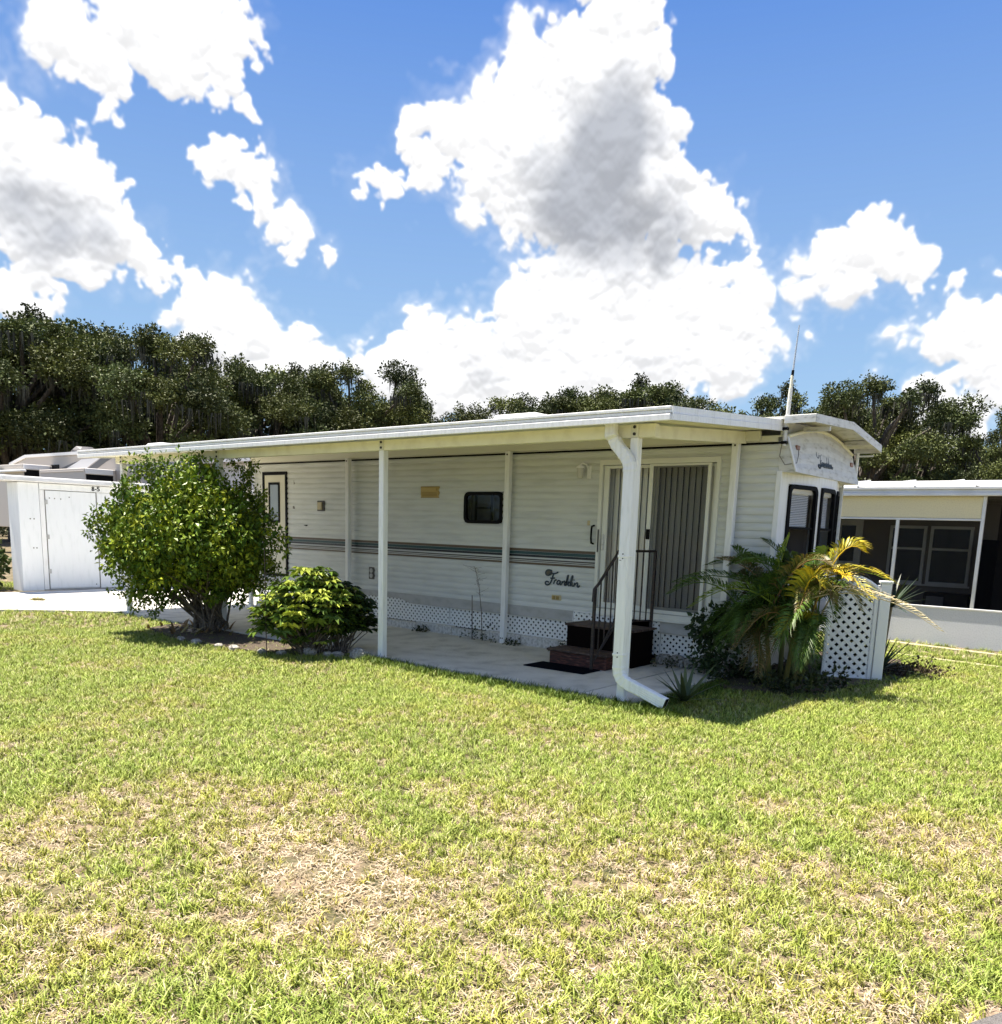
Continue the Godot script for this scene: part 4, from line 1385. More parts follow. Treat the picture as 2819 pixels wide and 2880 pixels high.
# ------------------------------------------------------------------ recreational vehicles far behind
func far_vehicles() -> void:
	var V := thing("motorhome", Vector3(-33.0, -0.05, -6.8), "tall tan motorhome with dark swooshes and two slide-outs, behind the shed", "motorhome")
	var z := -5.5
	var mb := Mb.new()
	mb.prism(PackedVector2Array([Vector2(-38.3, 0.8), Vector2(-27.6, 0.8), Vector2(-27.3, 2.2), Vector2(-27.6, 3.74), Vector2(-36.6, 3.80), Vector2(-38.25, 3.5)]), -8.0, z)
	part("body", mb, M.rv_tan, V)
	mb = Mb.new()
	mb.prism(PackedVector2Array([Vector2(-38.35, 3.52), Vector2(-36.7, 3.80), Vector2(-27.5, 3.76), Vector2(-27.5, 3.87), Vector2(-36.75, 3.91), Vector2(-38.4, 3.62)]), -8.05, z + 0.06)
	part("roof", mb, M.rv_white, V)
	for k in [[-46.0, -34.32, 3.42, 3.18], [-32.85, -29.2, 3.16, 2.6]]:
		var sl := part("slide_out", bx(maxf(k[0], -38.2), 1.0, z + 0.005, k[1], k[2], z + 1.1, 0.02), M.rv_light, V)
		mb = Mb.new()
		mb.prism(PackedVector2Array([Vector2(0.0, 0.0), Vector2(1.02, 0.0), Vector2(1.02, -0.12), Vector2(0.0, -0.16)]), 0.0, 0.08)
		var sc: Mb = bx(k[1] + 0.002, k[2] - 0.20, z + 0.12, k[1] + 0.05, k[2] - 0.01, z + 1.07, 0.01)
		part("awning_end", sc, M.rv_white, sl)
		part("dark_side", bx(k[1] + 0.002, 1.2, z + 0.12, k[1] + 0.02, k[2] - 0.215, z + 1.05, 0.004), M.black, sl)
		part("trim", bx(maxf(k[0], -38.2) + 0.1, k[2] - 0.12, z + 1.1, k[1] - 0.05, k[2] - 0.09, z + 1.12, 0.004), M.rv_tan, sl)
	part("topper_roll", bx(-36.1, 3.10, z + 1.12, -33.9, 3.19, z + 1.30, 0.03), M.rv_white, V)
	part("window", bx(-34.45, 3.27, z + 0.001, -33.72, 3.46, z + 0.02, 0.004), M.black, V)
	# swooshes on the side
	mb = Mb.new()
	mb.prism(PackedVector2Array([Vector2(-34.0, 3.24), Vector2(-33.3, 3.36), Vector2(-32.6, 3.48), Vector2(-32.0, 3.56), Vector2(-32.4, 3.46), Vector2(-33.0, 3.32), Vector2(-33.6, 3.2)]), z + 0.003, z + 0.008)
	part("swoosh", mb, M.rv_grey, V)
	mb = Mb.new()
	mb.prism(PackedVector2Array([Vector2(-31.6, 3.2), Vector2(-30.9, 3.40), Vector2(-30.2, 3.62), Vector2(-29.7, 3.70), Vector2(-29.1, 3.66), Vector2(-29.9, 3.46), Vector2(-30.6, 3.24), Vector2(-31.0, 3.12)]), z + 0.003, z + 0.008)
	part("swoosh", mb, M.rv_grey, V)
	mb = Mb.new()
	mb.prism(PackedVector2Array([Vector2(-33.5, 3.18), Vector2(-32.7, 3.42), Vector2(-31.8, 3.60), Vector2(-30.3, 3.62), Vector2(-31.0, 3.42), Vector2(-31.7, 3.18)]), z + 0.002, z + 0.005)
	part("swoosh", mb, M.rv_white, V)
	var ring := Mb.new()
	var o := PackedVector2Array()
	var i_ := PackedVector2Array()
	for k in 20:
		o.append(Vector2(-37.55 + 0.36 * cos(TAU * k / 20), 2.08 + 0.36 * sin(TAU * k / 20)))
		i_.append(Vector2(-37.5 + 0.22 * cos(TAU * k / 20), 2.06 + 0.24 * sin(TAU * k / 20)))
	ring.ring(o, i_, z + 1.10, z + 1.106)
	part("ring_graphic", ring, M.rv_grey, V)
	part("air_conditioner", bx(-29.0, 3.87, -7.3, -27.9, 4.17, -6.5, 0.1), M.rv_white, V)
	var dish := lump(Vector3(-34.9, 4.08, -7.0), Vector3(0.55, 0.24, 0.5), 5)
	part("roof_dome", dish, M.rv_grey, V)
	for x in [-36.5, -31.0, -30.0]:
		mb = Mb.new()
		mb.tube([Vector3(x, 0.45, z - 0.25), Vector3(x, 0.45, z + 0.02)], [0.45], 14)
		part("wheel", mb, M.rubber, V)
	part("floor_box", bx(-38.0, 0.35, -7.9, -27.8, 0.82, z - 0.02, 0.02), M.rv_tan, V)
	# a white mobile home between the bush and the trailer's end
	var H := thing("mobile_home", Vector3(-24.0, -0.05, -11.0), "white mobile home seen between the big bush and the trailer's far end", "mobile home")
	part("wall", bx(-29.0, 0.3, -13.5, -20.5, 3.52, -8.2, 0.01), M.house_white, H)
	part("roof", bx(-29.3, 3.53, -13.8, -20.2, 3.70, -7.8, 0.02), M.house_white, H)
	part("skirt", bx(-28.95, 0.0, -13.4, -20.55, 0.3, -8.25, 0.01), M.grey_panel, H)
	for x in [-27.4, -25.0, -22.4]:
		var w := part("window", bx(x - 0.5, 1.5, -8.2, x + 0.5, 2.5, -8.16, 0.01), M.white, H)
		part("pane", bx(x - 0.43, 1.57, -8.165, x + 0.43, 2.43, -8.152), M.rv_grey, w)


# ------------------------------------------------------------------ trees
func leaf_cluster(nl: int, rad: float, ll: float, lw: float, seed_: int, droop := 0.0) -> ArrayMesh:
	var r := RandomNumberGenerator.new()
	r.seed = seed_
	var mb := Mb.new()
	for i in nl:
		var d := Vector3(r.randfn(), r.randfn(), r.randfn()).normalized()
		var p := d * rad * pow(r.randf(), 0.5)
		var ax := (d + Vector3(r.randfn(), r.randfn() + 0.1 - droop, r.randfn()) * 0.6).normalized()
		var side := ax.cross(Vector3(r.randfn() * 0.6, 1.0, r.randfn() * 0.6)).normalized()
		var up := side.cross(ax).normalized()
		var l := ll * r.randf_range(0.7, 1.3)
		var w := lw * r.randf_range(0.7, 1.3)
		var k := r.randf_range(0.75, 1.25)
		mb.col = Color(k, k, k)
		var mid := p + ax * l * 0.5 + up * w * 0.15
		var q0 := p
		var q1 := p + ax * l - up * l * 0.12
		mb.leaf(q0, mid + side * w * 0.5, q1)
		mb.leaf(q0, q1, mid - side * w * 0.5)
	return mb.mesh()


func oak_parts(seed_: int, lobes: int) -> Dictionary:
	# a live oak about 10 m tall and 10 m wide standing at the origin
	var r := RandomNumberGenerator.new()
	r.seed = seed_
	var wood := Mb.new()
	var xf: Array = []
	var tint := PackedColorArray()
	var mossx: Array = []
	var mosst := PackedColorArray()
	var ph0 := r.randf() * TAU
	var tx := r.randf_range(-0.3, 0.3)
	wood.tube([Vector3(0, -0.2, 0), Vector3(tx * 0.3, 0.6, 0), Vector3(tx, 2.4, 0.1), Vector3(tx * 1.4, 4.2, 0.0)], [0.55, 0.40, 0.34, 0.26], 8)
	for i in lobes:
		var u := (i + 0.5) / lobes
		var ph := ph0 + i * 2.39996
		var hgt := lerpf(3.5, 9.5, pow(u, 0.85)) + r.randf_range(-0.7, 0.5)
		var env := sqrt(clampf(1.0 - pow((hgt - 5.2) / 5.0, 2.0), 0.05, 1.0))
		var rad := env * r.randf_range(1.6, 4.9)
		if hgt < 4.2:
			rad = r.randf_range(3.0, 4.8)
		var ce := Vector3(cos(ph) * rad, hgt, sin(ph) * rad)
		var b0 := Vector3(tx * 1.2, r.randf_range(2.0, 4.4), 0)
		var mid := b0.lerp(ce, 0.5) + Vector3(r.randf_range(-0.4, 0.4), r.randf_range(-0.1, 0.7), r.randf_range(-0.4, 0.4))
		wood.tube([b0, mid, ce], [0.17, 0.11, 0.04], 5, false)
		var lr := r.randf_range(0.55, 1.25)
		if hgt > 8.0:
			lr *= 0.7
		var shade := r.randf_range(0.65, 1.55)
		var olive := r.randf()
		for k in int(60 * lr * lr) + 5:
			var d := Vector3(r.randfn(), r.randfn(), r.randfn()).normalized()
			var q := ce + d * Vector3(1.15, 0.72, 1.15) * lr * pow(r.randf(), 0.42)
			var s := r.randf_range(0.7, 1.25)
			xf.append(Transform3D(Basis(Vector3(r.randfn(), r.randfn(), r.randfn()).normalized(), r.randf() * TAU).scaled(Vector3(s, s, s)), q))
			var v := shade * r.randf_range(0.7, 1.3)
			tint.append(Color((0.052 + 0.040 * olive) * v, (0.072 + 0.032 * olive) * v, 0.026 * v))
		for k in 3:
			var q := ce + Vector3(r.randfn() * lr * 0.6, -lr * 0.45, r.randfn() * lr * 0.6)
			var s := r.randf_range(0.6, 1.4)
			mossx.append(Transform3D(Basis(Vector3.UP, r.randf() * TAU).scaled(Vector3(s, s, s)), q))
			var v := r.randf_range(0.8, 1.3)
			mosst.append(Color(0.055 * v, 0.056 * v, 0.042 * v))
	return {"wood": wood.mesh(), "xf": xf, "tint": tint, "mx": mossx, "mt": mosst}


func moss_mesh() -> ArrayMesh:
	var r := RandomNumberGenerator.new()
	r.seed = 77
	var mb := Mb.new()
	for i in 16:
		var a := r.randf() * TAU
		var p := Vector3(cos(a), 0, sin(a)) * r.randf_range(0.0, 0.45)
		var l := r.randf_range(0.25, 0.9)
		var w := r.randf_range(0.015, 0.04)
		var s := Vector3(cos(a + 1.2), 0, sin(a + 1.2)) * w
		mb.leaf(p - s, p + s, p + Vector3(r.randfn() * 0.06, -l, r.randfn() * 0.06))
	return mb.mesh()


func woods() -> void:
	var clus := leaf_cluster(36, 0.31, 0.130, 0.092, 501)
	var moss := moss_mesh()
	var kinds := []
	for i in 4:
		var d := oak_parts(900 + i * 13, [34, 38, 31, 36][i])
		var n := Node3D.new()
		n.name = "tree_kind"
		var w := MeshInstance3D.new()
		w.name = "trunk"
		w.mesh = d.wood
		w.material_override = M.bark
		n.add_child(w)
		many("crown", clus, M.oak, d.xf, d.tint, n)
		many("moss", moss, M.oak, d.mx, d.mt, n)
		kinds.append(n)
	# azimuth, distance, elevation of the top, width factor, kind, label
	var g := "live oaks beyond the trailer park"
	var L := [
		[-74.0, 56.0, 11.0, 1.15, 0, "mossy live oak cut off by the left edge of the picture"],
		[-69.3, 54.0, 12.0, 1.15, 1, "dark mossy oak above the motorhome's sloping front end"],
		[-65.6, 57.0, 12.1, 1.1, 2, "tall oak of the left grove, over the storage shed door"],
		[-61.4, 52.0, 12.0, 1.0, 3, "oak rising behind the left end of the patio roof"],
		[-57.6, 58.0, 10.7, 1.1, 0, "oak standing against the white cloud above the big bush"],
		[-54.2, 56.0, 10.2, 1.05, 1, "oak of the left grove above the cream entry door"],
		[-52.0, 61.0, 9.6, 1.0, 2, "oak of the left grove above the umbrella-leaved shrubs"],
		[-49.2, 58.0, 10.9, 1.0, 3, "oak left of the middle patio post, where the tree line starts to fall"],
		[-46.0, 62.0, 8.9, 1.0, 1, "smaller oak right above the middle patio post"],
		[-43.0, 68.0, 7.9, 1.2, 0, "last low oak of the left grove, above the yellow vent"],
		[-40.4, 74.0, 7.5, 1.1, 2, "distant small oak over the trailer's small dark window"],
		[-37.3, 60.0, 9.6, 1.05, 3, "oak right behind the white roof unit"],
		[-34.2, 62.0, 9.6, 1.0, 0, "oak between the roof unit and the downspout"],
		[-31.0, 60.0, 10.5, 1.05, 1, "high oak behind the patio roof, just left of the downspout's top"],
		[-28.2, 61.0, 10.2, 1.0, 2, "oak behind the roof corner, right of the downspout"],
		[-25.2, 66.0, 8.3, 0.8, 3, "small oak peeking over the right slope of the patio roof"],
		[-22.8, 64.0, 8.8, 0.75, 0, "low oak left of the antenna, over the sliding door's right edge"],
		[-19.6, 56.0, 9.8, 0.95, 1, "green oak right behind the antenna"],
		[-17.7, 62.0, 8.7, 0.8, 3, "low oak between the antenna and the visor roof, behind the larger ones"],
		[-35.8, 68.0, 8.9, 0.9, 2, "low distant oak just right of the white roof unit"],
		[-32.6, 68.0, 9.2, 0.9, 3, "distant oak midway between the roof unit and the downspout"],
		[-26.8, 68.0, 8.7, 0.9, 0, "distant low oak exactly behind the patio roof's front corner"],
		[-15.9, 50.0, 10.4, 1.05, 2, "large full oak rising behind the visor roof"],
		[-13.2, 56.0, 9.0, 0.85, 3, "oak between the visor roof and the neighbour's house"],
		[-11.3, 60.0, 6.4, 1.0, 0, "low oak above the left end of the neighbour's white roof"],
		[-8.6, 64.0, 6.6, 1.0, 1, "low oak further right above the neighbour's white roof"],
		[-6.6, 48.0, 8.8, 0.9, 2, "dark oak cut off by the right edge of the picture"],
	]
	for t in L:
		var o: Node3D = kinds[t[4]].duplicate()
		o.name = numbered("oak_tree", self)
		var a := deg_to_rad(t[0])
		var dist: float = t[1]
		o.position = Vector3(sin(a) * dist, -0.06, 8.75 - cos(a) * dist)
		var h: float = 1.55 + dist * tan(deg_to_rad(t[2]))
		var s := h / 10.35
		var w: float = s * t[3]
		o.scale = Vector3(w, s, w)
		o.rotation.y = rng.randf() * TAU
		add_child(o, true)
		tag(o, t[5], "tree", g)
	for k in kinds:
		k.free()
	# low growth at the foot of the grove
	var xf: Array = []
	var tint := PackedColorArray()
	for i in 5200:
		var a := deg_to_rad(rng.randf_range(-84.0, 6.0))
		var dist := rng.randf_range(64.0, 84.0)
		var top := 3.2 + 1.4 * sin(a * 40.0) + 1.1 * sin(a * 93.0)
		var y := top * pow(rng.randf(), 0.8)
		var s := rng.randf_range(1.2, 2.2)
		xf.append(Transform3D(rbasis().scaled(Vector3(s, s, s)), Vector3(sin(a) * dist, y, 8.75 - cos(a) * dist)))
		var v := rng.randf_range(0.6, 1.3)
		tint.append(Color(0.058 * v, 0.072 * v, 0.035 * v))
	var u := many("far_wood", clus, M.oak, xf, tint, self)
	tag(u, "low dense undergrowth at the foot of the oak grove", "wood", "", "stuff")


# ------------------------------------------------------------------ small things
func small_things() -> void:
	# steps
	var S := thing("wooden_steps", Vector3(-5.0, 0.0, 0.55), "dark red-brown wooden box steps up to the sliding door", "steps")
	part("lower_box", bx(-5.54, 0.0, 0.60, -4.76, 0.148, 0.955, 0.006), M.step_wood, S)
	for k in 2:
		part("tread", bx(-5.57, 0.150, 0.62 + k * 0.182, -4.74, 0.178, 0.80 + k * 0.182, 0.006), M.tread, S)
	part("upper_box", bx(-5.56, 0.0, 0.10, -4.64, 0.415, 0.58, 0.006), M.dark_wood, S)
	for k in 3:
		part("tread", bx(-5.585, 0.417, 0.085 + k * 0.172, -4.62, 0.445, 0.254 + k * 0.172, 0.006), M.tread, S)
	# rail
	var R := thing("iron_handrail", Vector3(-4.75, 0.0, 0.6), "rusty dark iron handrail beside the wooden steps", "handrail")
	var ra := Vector3(-4.88, 0, 1.06)
	var rb := Vector3(-4.80, 0, 0.72)
	var rc := Vector3(-4.665, 0, 0.13)
	for k in [[ra, 0.0, 0.93], [rb, 0.0, 1.35], [rc, 0.445, 1.35]]:
		var q: Vector3 = k[0]
		part("post", bx(q.x - 0.016, k[1], q.z - 0.016, q.x + 0.016, k[2], q.z + 0.016, 0.003), M.iron, R)
	var mb := Mb.new()
	mb.tube([ra + Vector3(0.0, 0.78, 0.03), ra + Vector3(0, 0.92, 0.02), ra.lerp(rb, 0.15) + Vector3(0, 0.98, 0), rb + Vector3(0, 1.345, 0)], [0.017], 6)
	part("stair_rail", mb, M.iron, R)
	for k in [["top_rail", 1.345, 0.016], ["bottom_rail", 0.53, 0.011]]:
		mb = Mb.new()
		mb.tube([rb + Vector3(0, k[1], 0), rc + Vector3(0, k[1], 0)], [k[2]], 6)
		part(k[0], mb, M.iron, R)
	for k in 5:
		var q := rb.lerp(rc, (k + 1) / 6.0)
		part("baluster", bx(q.x - 0.007, 0.53, q.z - 0.007, q.x + 0.007, 1.335, q.z + 0.007, 0.002), M.iron, R)
	for k in 3:
		var q := ra.lerp(rb, (k + 1) / 4.0)
		part("baluster", bx(q.x - 0.007, 0.16 + k * 0.11, q.z - 0.007, q.x + 0.007, 1.0 + k * 0.11, q.z + 0.007, 0.002), M.iron, R)
	mb = Mb.new()
	mb.tube([ra + Vector3(0, 0.08, 0), rb + Vector3(0, 0.50, 0)], [0.011], 6)
	part("lower_rail", mb, M.iron, R)
	mb = Mb.new()
	mb.tube([ra + Vector3(0.02, 0.14, -0.05), rb + Vector3(0.02, 0.62, 0.02)], [0.009], 6)
	part("brace", mb, M.iron, R)
	mb = Mb.new()
	var mt := PackedVector2Array([Vector2(-5.60, -1.0), Vector2(-4.80, -1.0), Vector2(-4.80, -1.35), Vector2(-5.60, -1.38)])
	mb.t = Transform3D(Basis(Vector3.RIGHT, -PI / 2.0), Vector3.ZERO)
	mb.prism(mt, 0.003, 0.014)
	var m0 := thing("door_mat", Vector3(-5.2, 0, 1.19), "flat black rubber mat on the concrete before the wooden steps", "mat")
	part("pad", mb, M.mat, m0)
	for k in 7:
		part("ridge", bx(-5.57, 0.014, 1.03 + k * 0.046, -4.83, 0.018, 1.052 + k * 0.046, 0.001), M.mat, m0)
	# antenna
	var A := thing("radio_antenna", Vector3(-3.27, 2.6, 0.05), "thin radio whip on a white pipe at the trailer's front corner", "antenna")
	mb = Mb.new()
	mb.tube([Vector3(-3.272, 2.50, 0.06), Vector3(-3.252, 3.08, 0.06)], [0.022, 0.021], 8)
	part("pipe", mb, M.old_white, A)
	mb = Mb.new()
	mb.tube([Vector3(-3.252, 3.08, 0.06), Vector3(-3.248, 3.21, 0.06)], [0.017, 0.016], 8)
	part("coupling", mb, M.header, A)
	mb = Mb.new()
	mb.tube([Vector3(-3.262, 3.18, 0.06), Vector3(-3.236, 3.185, 0.06)], [0.012], 6)
	mb.tube([Vector3(-3.248, 3.20, 0.06), Vector3(-3.245, 3.26, 0.06)], [0.016, 0.014], 8)
	part("joint", mb, M.black, A)
	mb = Mb.new()
	mb.tube([Vector3(-3.245, 3.26, 0.06), Vector3(-3.222, 3.70, 0.06)], [0.010, 0.006], 6)
	part("whip", mb, M.whip, A)
	for y in [2.52, 2.66]:
		part("clamp", bx(-3.30, y, 0.035, -3.24, y + 0.03, 0.09, 0.004), M.black, A)
	# trellis
	var a := Vector3(-2.93, -0.04, -0.80)
	var b := Vector3(-2.37, -0.04, -1.05)
	var xd := (b - a).normalized()
	var t := Transform3D(Basis(xd, Vector3.UP, xd.cross(Vector3.UP)), a)
	var T := thing("lattice_screen", a, "white arched lattice garden panel with a square post, beside the palm", "trellis")
	var w := (b - a).length()
	var arch := PackedVector2Array([Vector2(0.03, 0.04), Vector2(w - 0.10, 0.04), Vector2(w - 0.10, 1.05)])
	var arch_o := []
	for k in 11:
		var u := 1.0 - k / 10.0
		arch.append(Vector2(lerpf(0.03, w - 0.12, u), 1.05 + 0.12 * sin(PI * u)))
		arch_o.append(Vector3(lerpf(0.015, w - 0.10, u), 1.06 + 0.12 * sin(PI * u), 0.006))
	mb = Mb.new()
	mb.t = t
	lattice(mb, 0.03, 0.04, w - 0.10, 1.2, 0.104, 0.040, 0.006, arch)
	part("lattice_slats", mb, M.lattice, T).set_meta("kind", "stuff")
	for k in [[-0.005, 0.0, 0.035, 1.08], [w - 0.13, 0.0, w - 0.085, 1.10], [0.03, 0.0, w - 0.13, 0.05]]:
		mb = Mb.new()
		mb.t = t
		mb.box(Vector3(k[0], k[1], -0.008), Vector3(k[2], k[3], 0.022), 0.004)
		part("frame_rail", mb, M.lattice, T)
	mb = Mb.new()
	mb.t = t
	mb.tube(arch_o, [0.024], 6)
	part("arched_rail", mb, M.lattice, T)
	mb = Mb.new()
	mb.t = t
	mb.box(Vector3(w - 0.082, 0.0, -0.06), Vector3(w + 0.03, 1.12, 0.04), 0.006)
	var po := part("post", mb, M.lattice, T)
	mb = Mb.new()
	mb.t = t
	mb.box(Vector3(w - 0.095, 1.121, -0.072), Vector3(w + 0.042, 1.15, 0.052), 0.006)
	part("post_cap", mb, M.lattice, po)
	# rocks along the bed
	var rr := RandomNumberGenerator.new()
	rr.seed = 31
	var spots := [[-7.33, 2.36, 0.105], [-7.57, 2.47, 0.06], [-7.66, 2.56, 0.055], [-7.86, 2.66, 0.085], [-8.10, 2.90, 0.05], [-8.34, 3.00, 0.05], [-8.75, 3.12, 0.06], [-9.05, 3.14, 0.05], [-9.5, 3.18, 0.055], [-9.9, 3.16, 0.045]]
	var names := ["largest pale rock, by the foot of the middle patio post", "small flat rock second from the middle patio post", "small rock third from the middle patio post", "blocky white rock in front of the yellow-topped shrub", "small stone left of the blocky white rock", "small stone near the thin garden stake", "pale stone left of the garden stake", "low stone between the bush and the shrub", "stone at the front of the big bush's bed", "last stone at the left of the bed edging"]
	for i in spots.size():
		var s: Array = spots[i]
		var p := Vector3(s[0], -0.03, s[1])
		single("border_rock", lump(p + Vector3(0, s[2] * 0.45, 0), Vector3(s[2] * rr.randf_range(0.9, 1.3), s[2] * 0.75, s[2]), 100 + i), M.rock, p, names[i], "rock", "rocks edging the planting bed")
	# stake
	mb = Mb.new()
	mb.tube([Vector3(-8.02, -0.05, 3.16), Vector3(-8.03, 1.22, 3.16)], [0.006], 5)
	single("garden_stake", mb, M.iron, Vector3(-8.02, -0.03, 3.16), "thin dark metal stake stuck in the lawn before the shrubs", "stake")


# ------------------------------------------------------------------ plants
func frond(base: Vector3, tip: Vector3, lift: float, ll: float, c0: Color, c1: Color, seed_: int, dens := 30) -> Mb:
	var r := RandomNumberGenerator.new()
	r.seed = seed_
	var mb := Mb.new()
	var ctrl := base.lerp(tip, 0.45) + Vector3(0, lift, 0)
	var pts := []
	for i in 9:
		var u := i / 8.0
		pts.append(base.lerp(ctrl, u).lerp(ctrl.lerp(tip, u), u))
	mb.col = c1
	mb.tube(pts, [0.011, 0.010, 0.009, 0.008, 0.007, 0.006, 0.005, 0.004, 0.002], 5, false)
	for i in dens:
		var u := 0.22 + 0.78 * i / (dens - 1.0)
		var p := base.lerp(ctrl, u).lerp(ctrl.lerp(tip, u), u)
		var d := (ctrl.lerp(tip, u) - base.lerp(ctrl, u)).normalized()
		var side := d.cross(Vector3.UP).normalized()
		var up := side.cross(d).normalized()
		var l := ll * (0.45 + 0.75 * sin(PI * clampf(0.15 + 0.85 * u, 0, 1)) ) * r.randf_range(0.85, 1.1) * (1.0 if u < 0.9 else 0.75)
		for s in [-1.0, 1.0]:
			var o: Vector3 = (side * s * 0.62 + d * (0.40 + 0.45 * u) + up * (0.52 + r.randf_range(-0.15, 0.15))).normalized()
			var w := 0.0105 * r.randf_range(0.8, 1.2)
			var k := r.randf_range(0.75, 1.25)
			var mixc := c0.lerp(c1, r.randf() * 0.5 + 0.3 * u)
			mb.col = Color(mixc.r * k, mixc.g * k, mixc.b * k)
			var m1 := p + o * l * 0.5 + Vector3(0, -0.02 * l, 0)
			var e := p + o * l + Vector3(0, -0.34 * l, 0)
			var wv := d * w
			mb.leaf(p, m1 - wv, m1 + wv)
			mb.leaf(m1 - wv, e, m1 + wv)
	return mb


func strap(mb: Mb, base: Vector3, dir: Vector3, l: float, w: float, droop: float) -> void:
	var side := dir.cross(Vector3.UP).normalized()
	var prev_l := base - side * w * 0.5
	var prev_r := base + side * w * 0.5
	for i in range(1, 5):
		var u := i / 4.0
		var p := base + dir * l * u + Vector3(0, -droop * l * u * u, 0)
		var ww := w * (1.0 - u) * 0.5 + (0.0 if i == 4 else w * 0.12)
		if i == 4:
			mb.leaf(prev_l, prev_r, p)
		else:
			var a := p - side * ww
			var b := p + side * ww
			mb.leaf(prev_l, prev_r, b)
			mb.leaf(prev_l, b, a)
			prev_l = a
			prev_r = b


func plants() -> void:
	# --- palm
	var P := thing("areca_palm", Vector3(-3.08, -0.03, 0.1), "feathery clump palm with green and yellowing fronds at the trailer's front corner", "palm")
	var green := Color(0.075, 0.135, 0.022)
	var dark := Color(0.042, 0.078, 0.018)
	var lime := Color(0.20, 0.26, 0.03)
	var yel := Color(0.62, 0.42, 0.025)
	var gold := Color(0.44, 0.34, 0.03)
	var dry := Color(0.52, 0.44, 0.27)
	var brown := Color(0.20, 0.12, 0.05)
	var mb := Mb.new()
	var stems := []
	for i in 9:
		var a := i * 2.4
		var b := Vector3(-3.08 + cos(a) * 0.16, -0.05, 0.08 + sin(a) * 0.2)
		var tp := b + Vector3(cos(a) * 0.16, rng.randf_range(0.5, 0.85), sin(a) * 0.16)
		stems.append(tp)
		mb = Mb.new()
		mb.col = Color(0.16, 0.13, 0.05).lerp(Color(0.09, 0.11, 0.03), rng.randf())
		mb.tube([b, b.lerp(tp, 0.5) + Vector3(0.01, 0, 0.01), tp], [0.032, 0.026, 0.018], 7)
		part("stem", mb, M.palm, P)
	var F := [
		[-4.25, 1.02, 0.40, 0.66, 0.25, dark, green], [-4.10, 0.92, 0.80, 0.62, 0.24, dark, green], [-4.0, 1.22, 0.10, 0.58, 0.25, dark, green], [-3.82, 0.80, 0.85, 0.62, 0.23, green, lime],
		[-3.66, 1.42, 0.25, 0.40, 0.25, dark, green], [-3.42, 1.52, 0.05, 0.30, 0.24, green, dark], [-3.02, 1.58, 0.36, 0.16, 0.15, green, lime], [-2.95, 1.40, 0.50, 0.22, 0.20, green, dark],
		[-2.40, 1.44, -0.05, 0.62, 0.24, lime, yel], [-2.72, 1.45, 0.10, 0.42, 0.23, lime, green], [-2.08, 1.14, -0.05, 0.72, 0.25, yel, lime], [-2.42, 1.16, 0.30, 0.58, 0.25, yel, yel],
		[-2.62, 1.10, 0.50, 0.56, 0.24, lime, yel], [-2.25, 0.95, 0.10, 0.66, 0.22, gold, lime], [-2.75, 0.80, 0.60, 0.60, 0.22, green, lime], [-1.64, 0.70, -0.15, 0.66, 0.25, dry, dry],
		[-2.20, 1.00, 0.25, 0.66, 0.24, lime, yel], [-3.5, 0.62, 0.85, 0.60, 0.22, green, dark], [-2.9, 0.60, 0.75, 0.46, 0.20, gold, lime],
		[-3.3, 0.50, 0.85, 0.52, 0.20, green, dark], [-3.0, 0.24, 0.8, 0.55, 0.20, dark, brown], [-3.6, 0.36, 0.70, 0.60, 0.20, dark, green], [-2.7, 0.30, 0.65, 0.62, 0.20, dark, green],
		[-2.45, 0.82, -0.35, 0.60, 0.22, green, dry], [-2.8, 0.15, 0.5, 0.60, 0.18, brown, dark], [-3.3, 0.2, 0.6, 0.5, 0.18, dark, brown],
	]
	for i in 46:
		var an := i * 2.39996
		var rr := rng.randf_range(0.40, 0.85)
		F.append([-3.15 + cos(an) * rr, (rng.randf_range(0.35, 1.30) if i < 30 else rng.randf_range(0.15, 0.6)), (0.25 if i < 30 else 0.45) + sin(an) * rr * 0.6, rng.randf_range(0.35, 0.6), rng.randf_range(0.18, 0.24), dark if i % 3 else green, green if i % 4 else brown])
	for i in F.size():
		var k: Array = F[i]
		var b: Vector3 = stems[i % stems.size()]
		var lab := ""
		if k[5] == yel or k[5] == gold:
			lab = "yellowing frond"
		elif k[5] == dry:
			lab = "bleached dry frond"
		elif k[5] == brown:
			lab = "brown dying frond"
		part("frond", frond(b, Vector3(k[0], k[1], k[2]), k[3], k[4], k[5], k[6], 300 + i, 40), M.palm, P, lab)
	# --- agave at the patio corner
	var A := thing("spiky_agave", Vector3(-3.36, -0.03, 1.80), "spiky grey-green agave at the patio corner by the downspout foot", "agave")
	for i in 16:
		var an := i * 2.39996
		var up := 0.25 + 0.75 * (i / 16.0)
		mb = Mb.new()
		var k := rng.randf_range(0.8, 1.2)
		mb.col = Color(0.075 * k, 0.10 * k, 0.045 * k)
		strap(mb, Vector3(-3.36, 0.0, 1.80), Vector3(cos(an), up * 1.5, sin(an)).normalized(), rng.randf_range(0.36, 0.55), 0.055, 0.30 * (1.0 - up))
		part("leaf", mb, M.leaf, A)
	# --- spiky clump behind the lattice panel
	var D := thing("spiky_clump", Vector3(-2.66, -0.03, -1.45), "dark sword-leaved clump behind the lattice panel", "shrub")
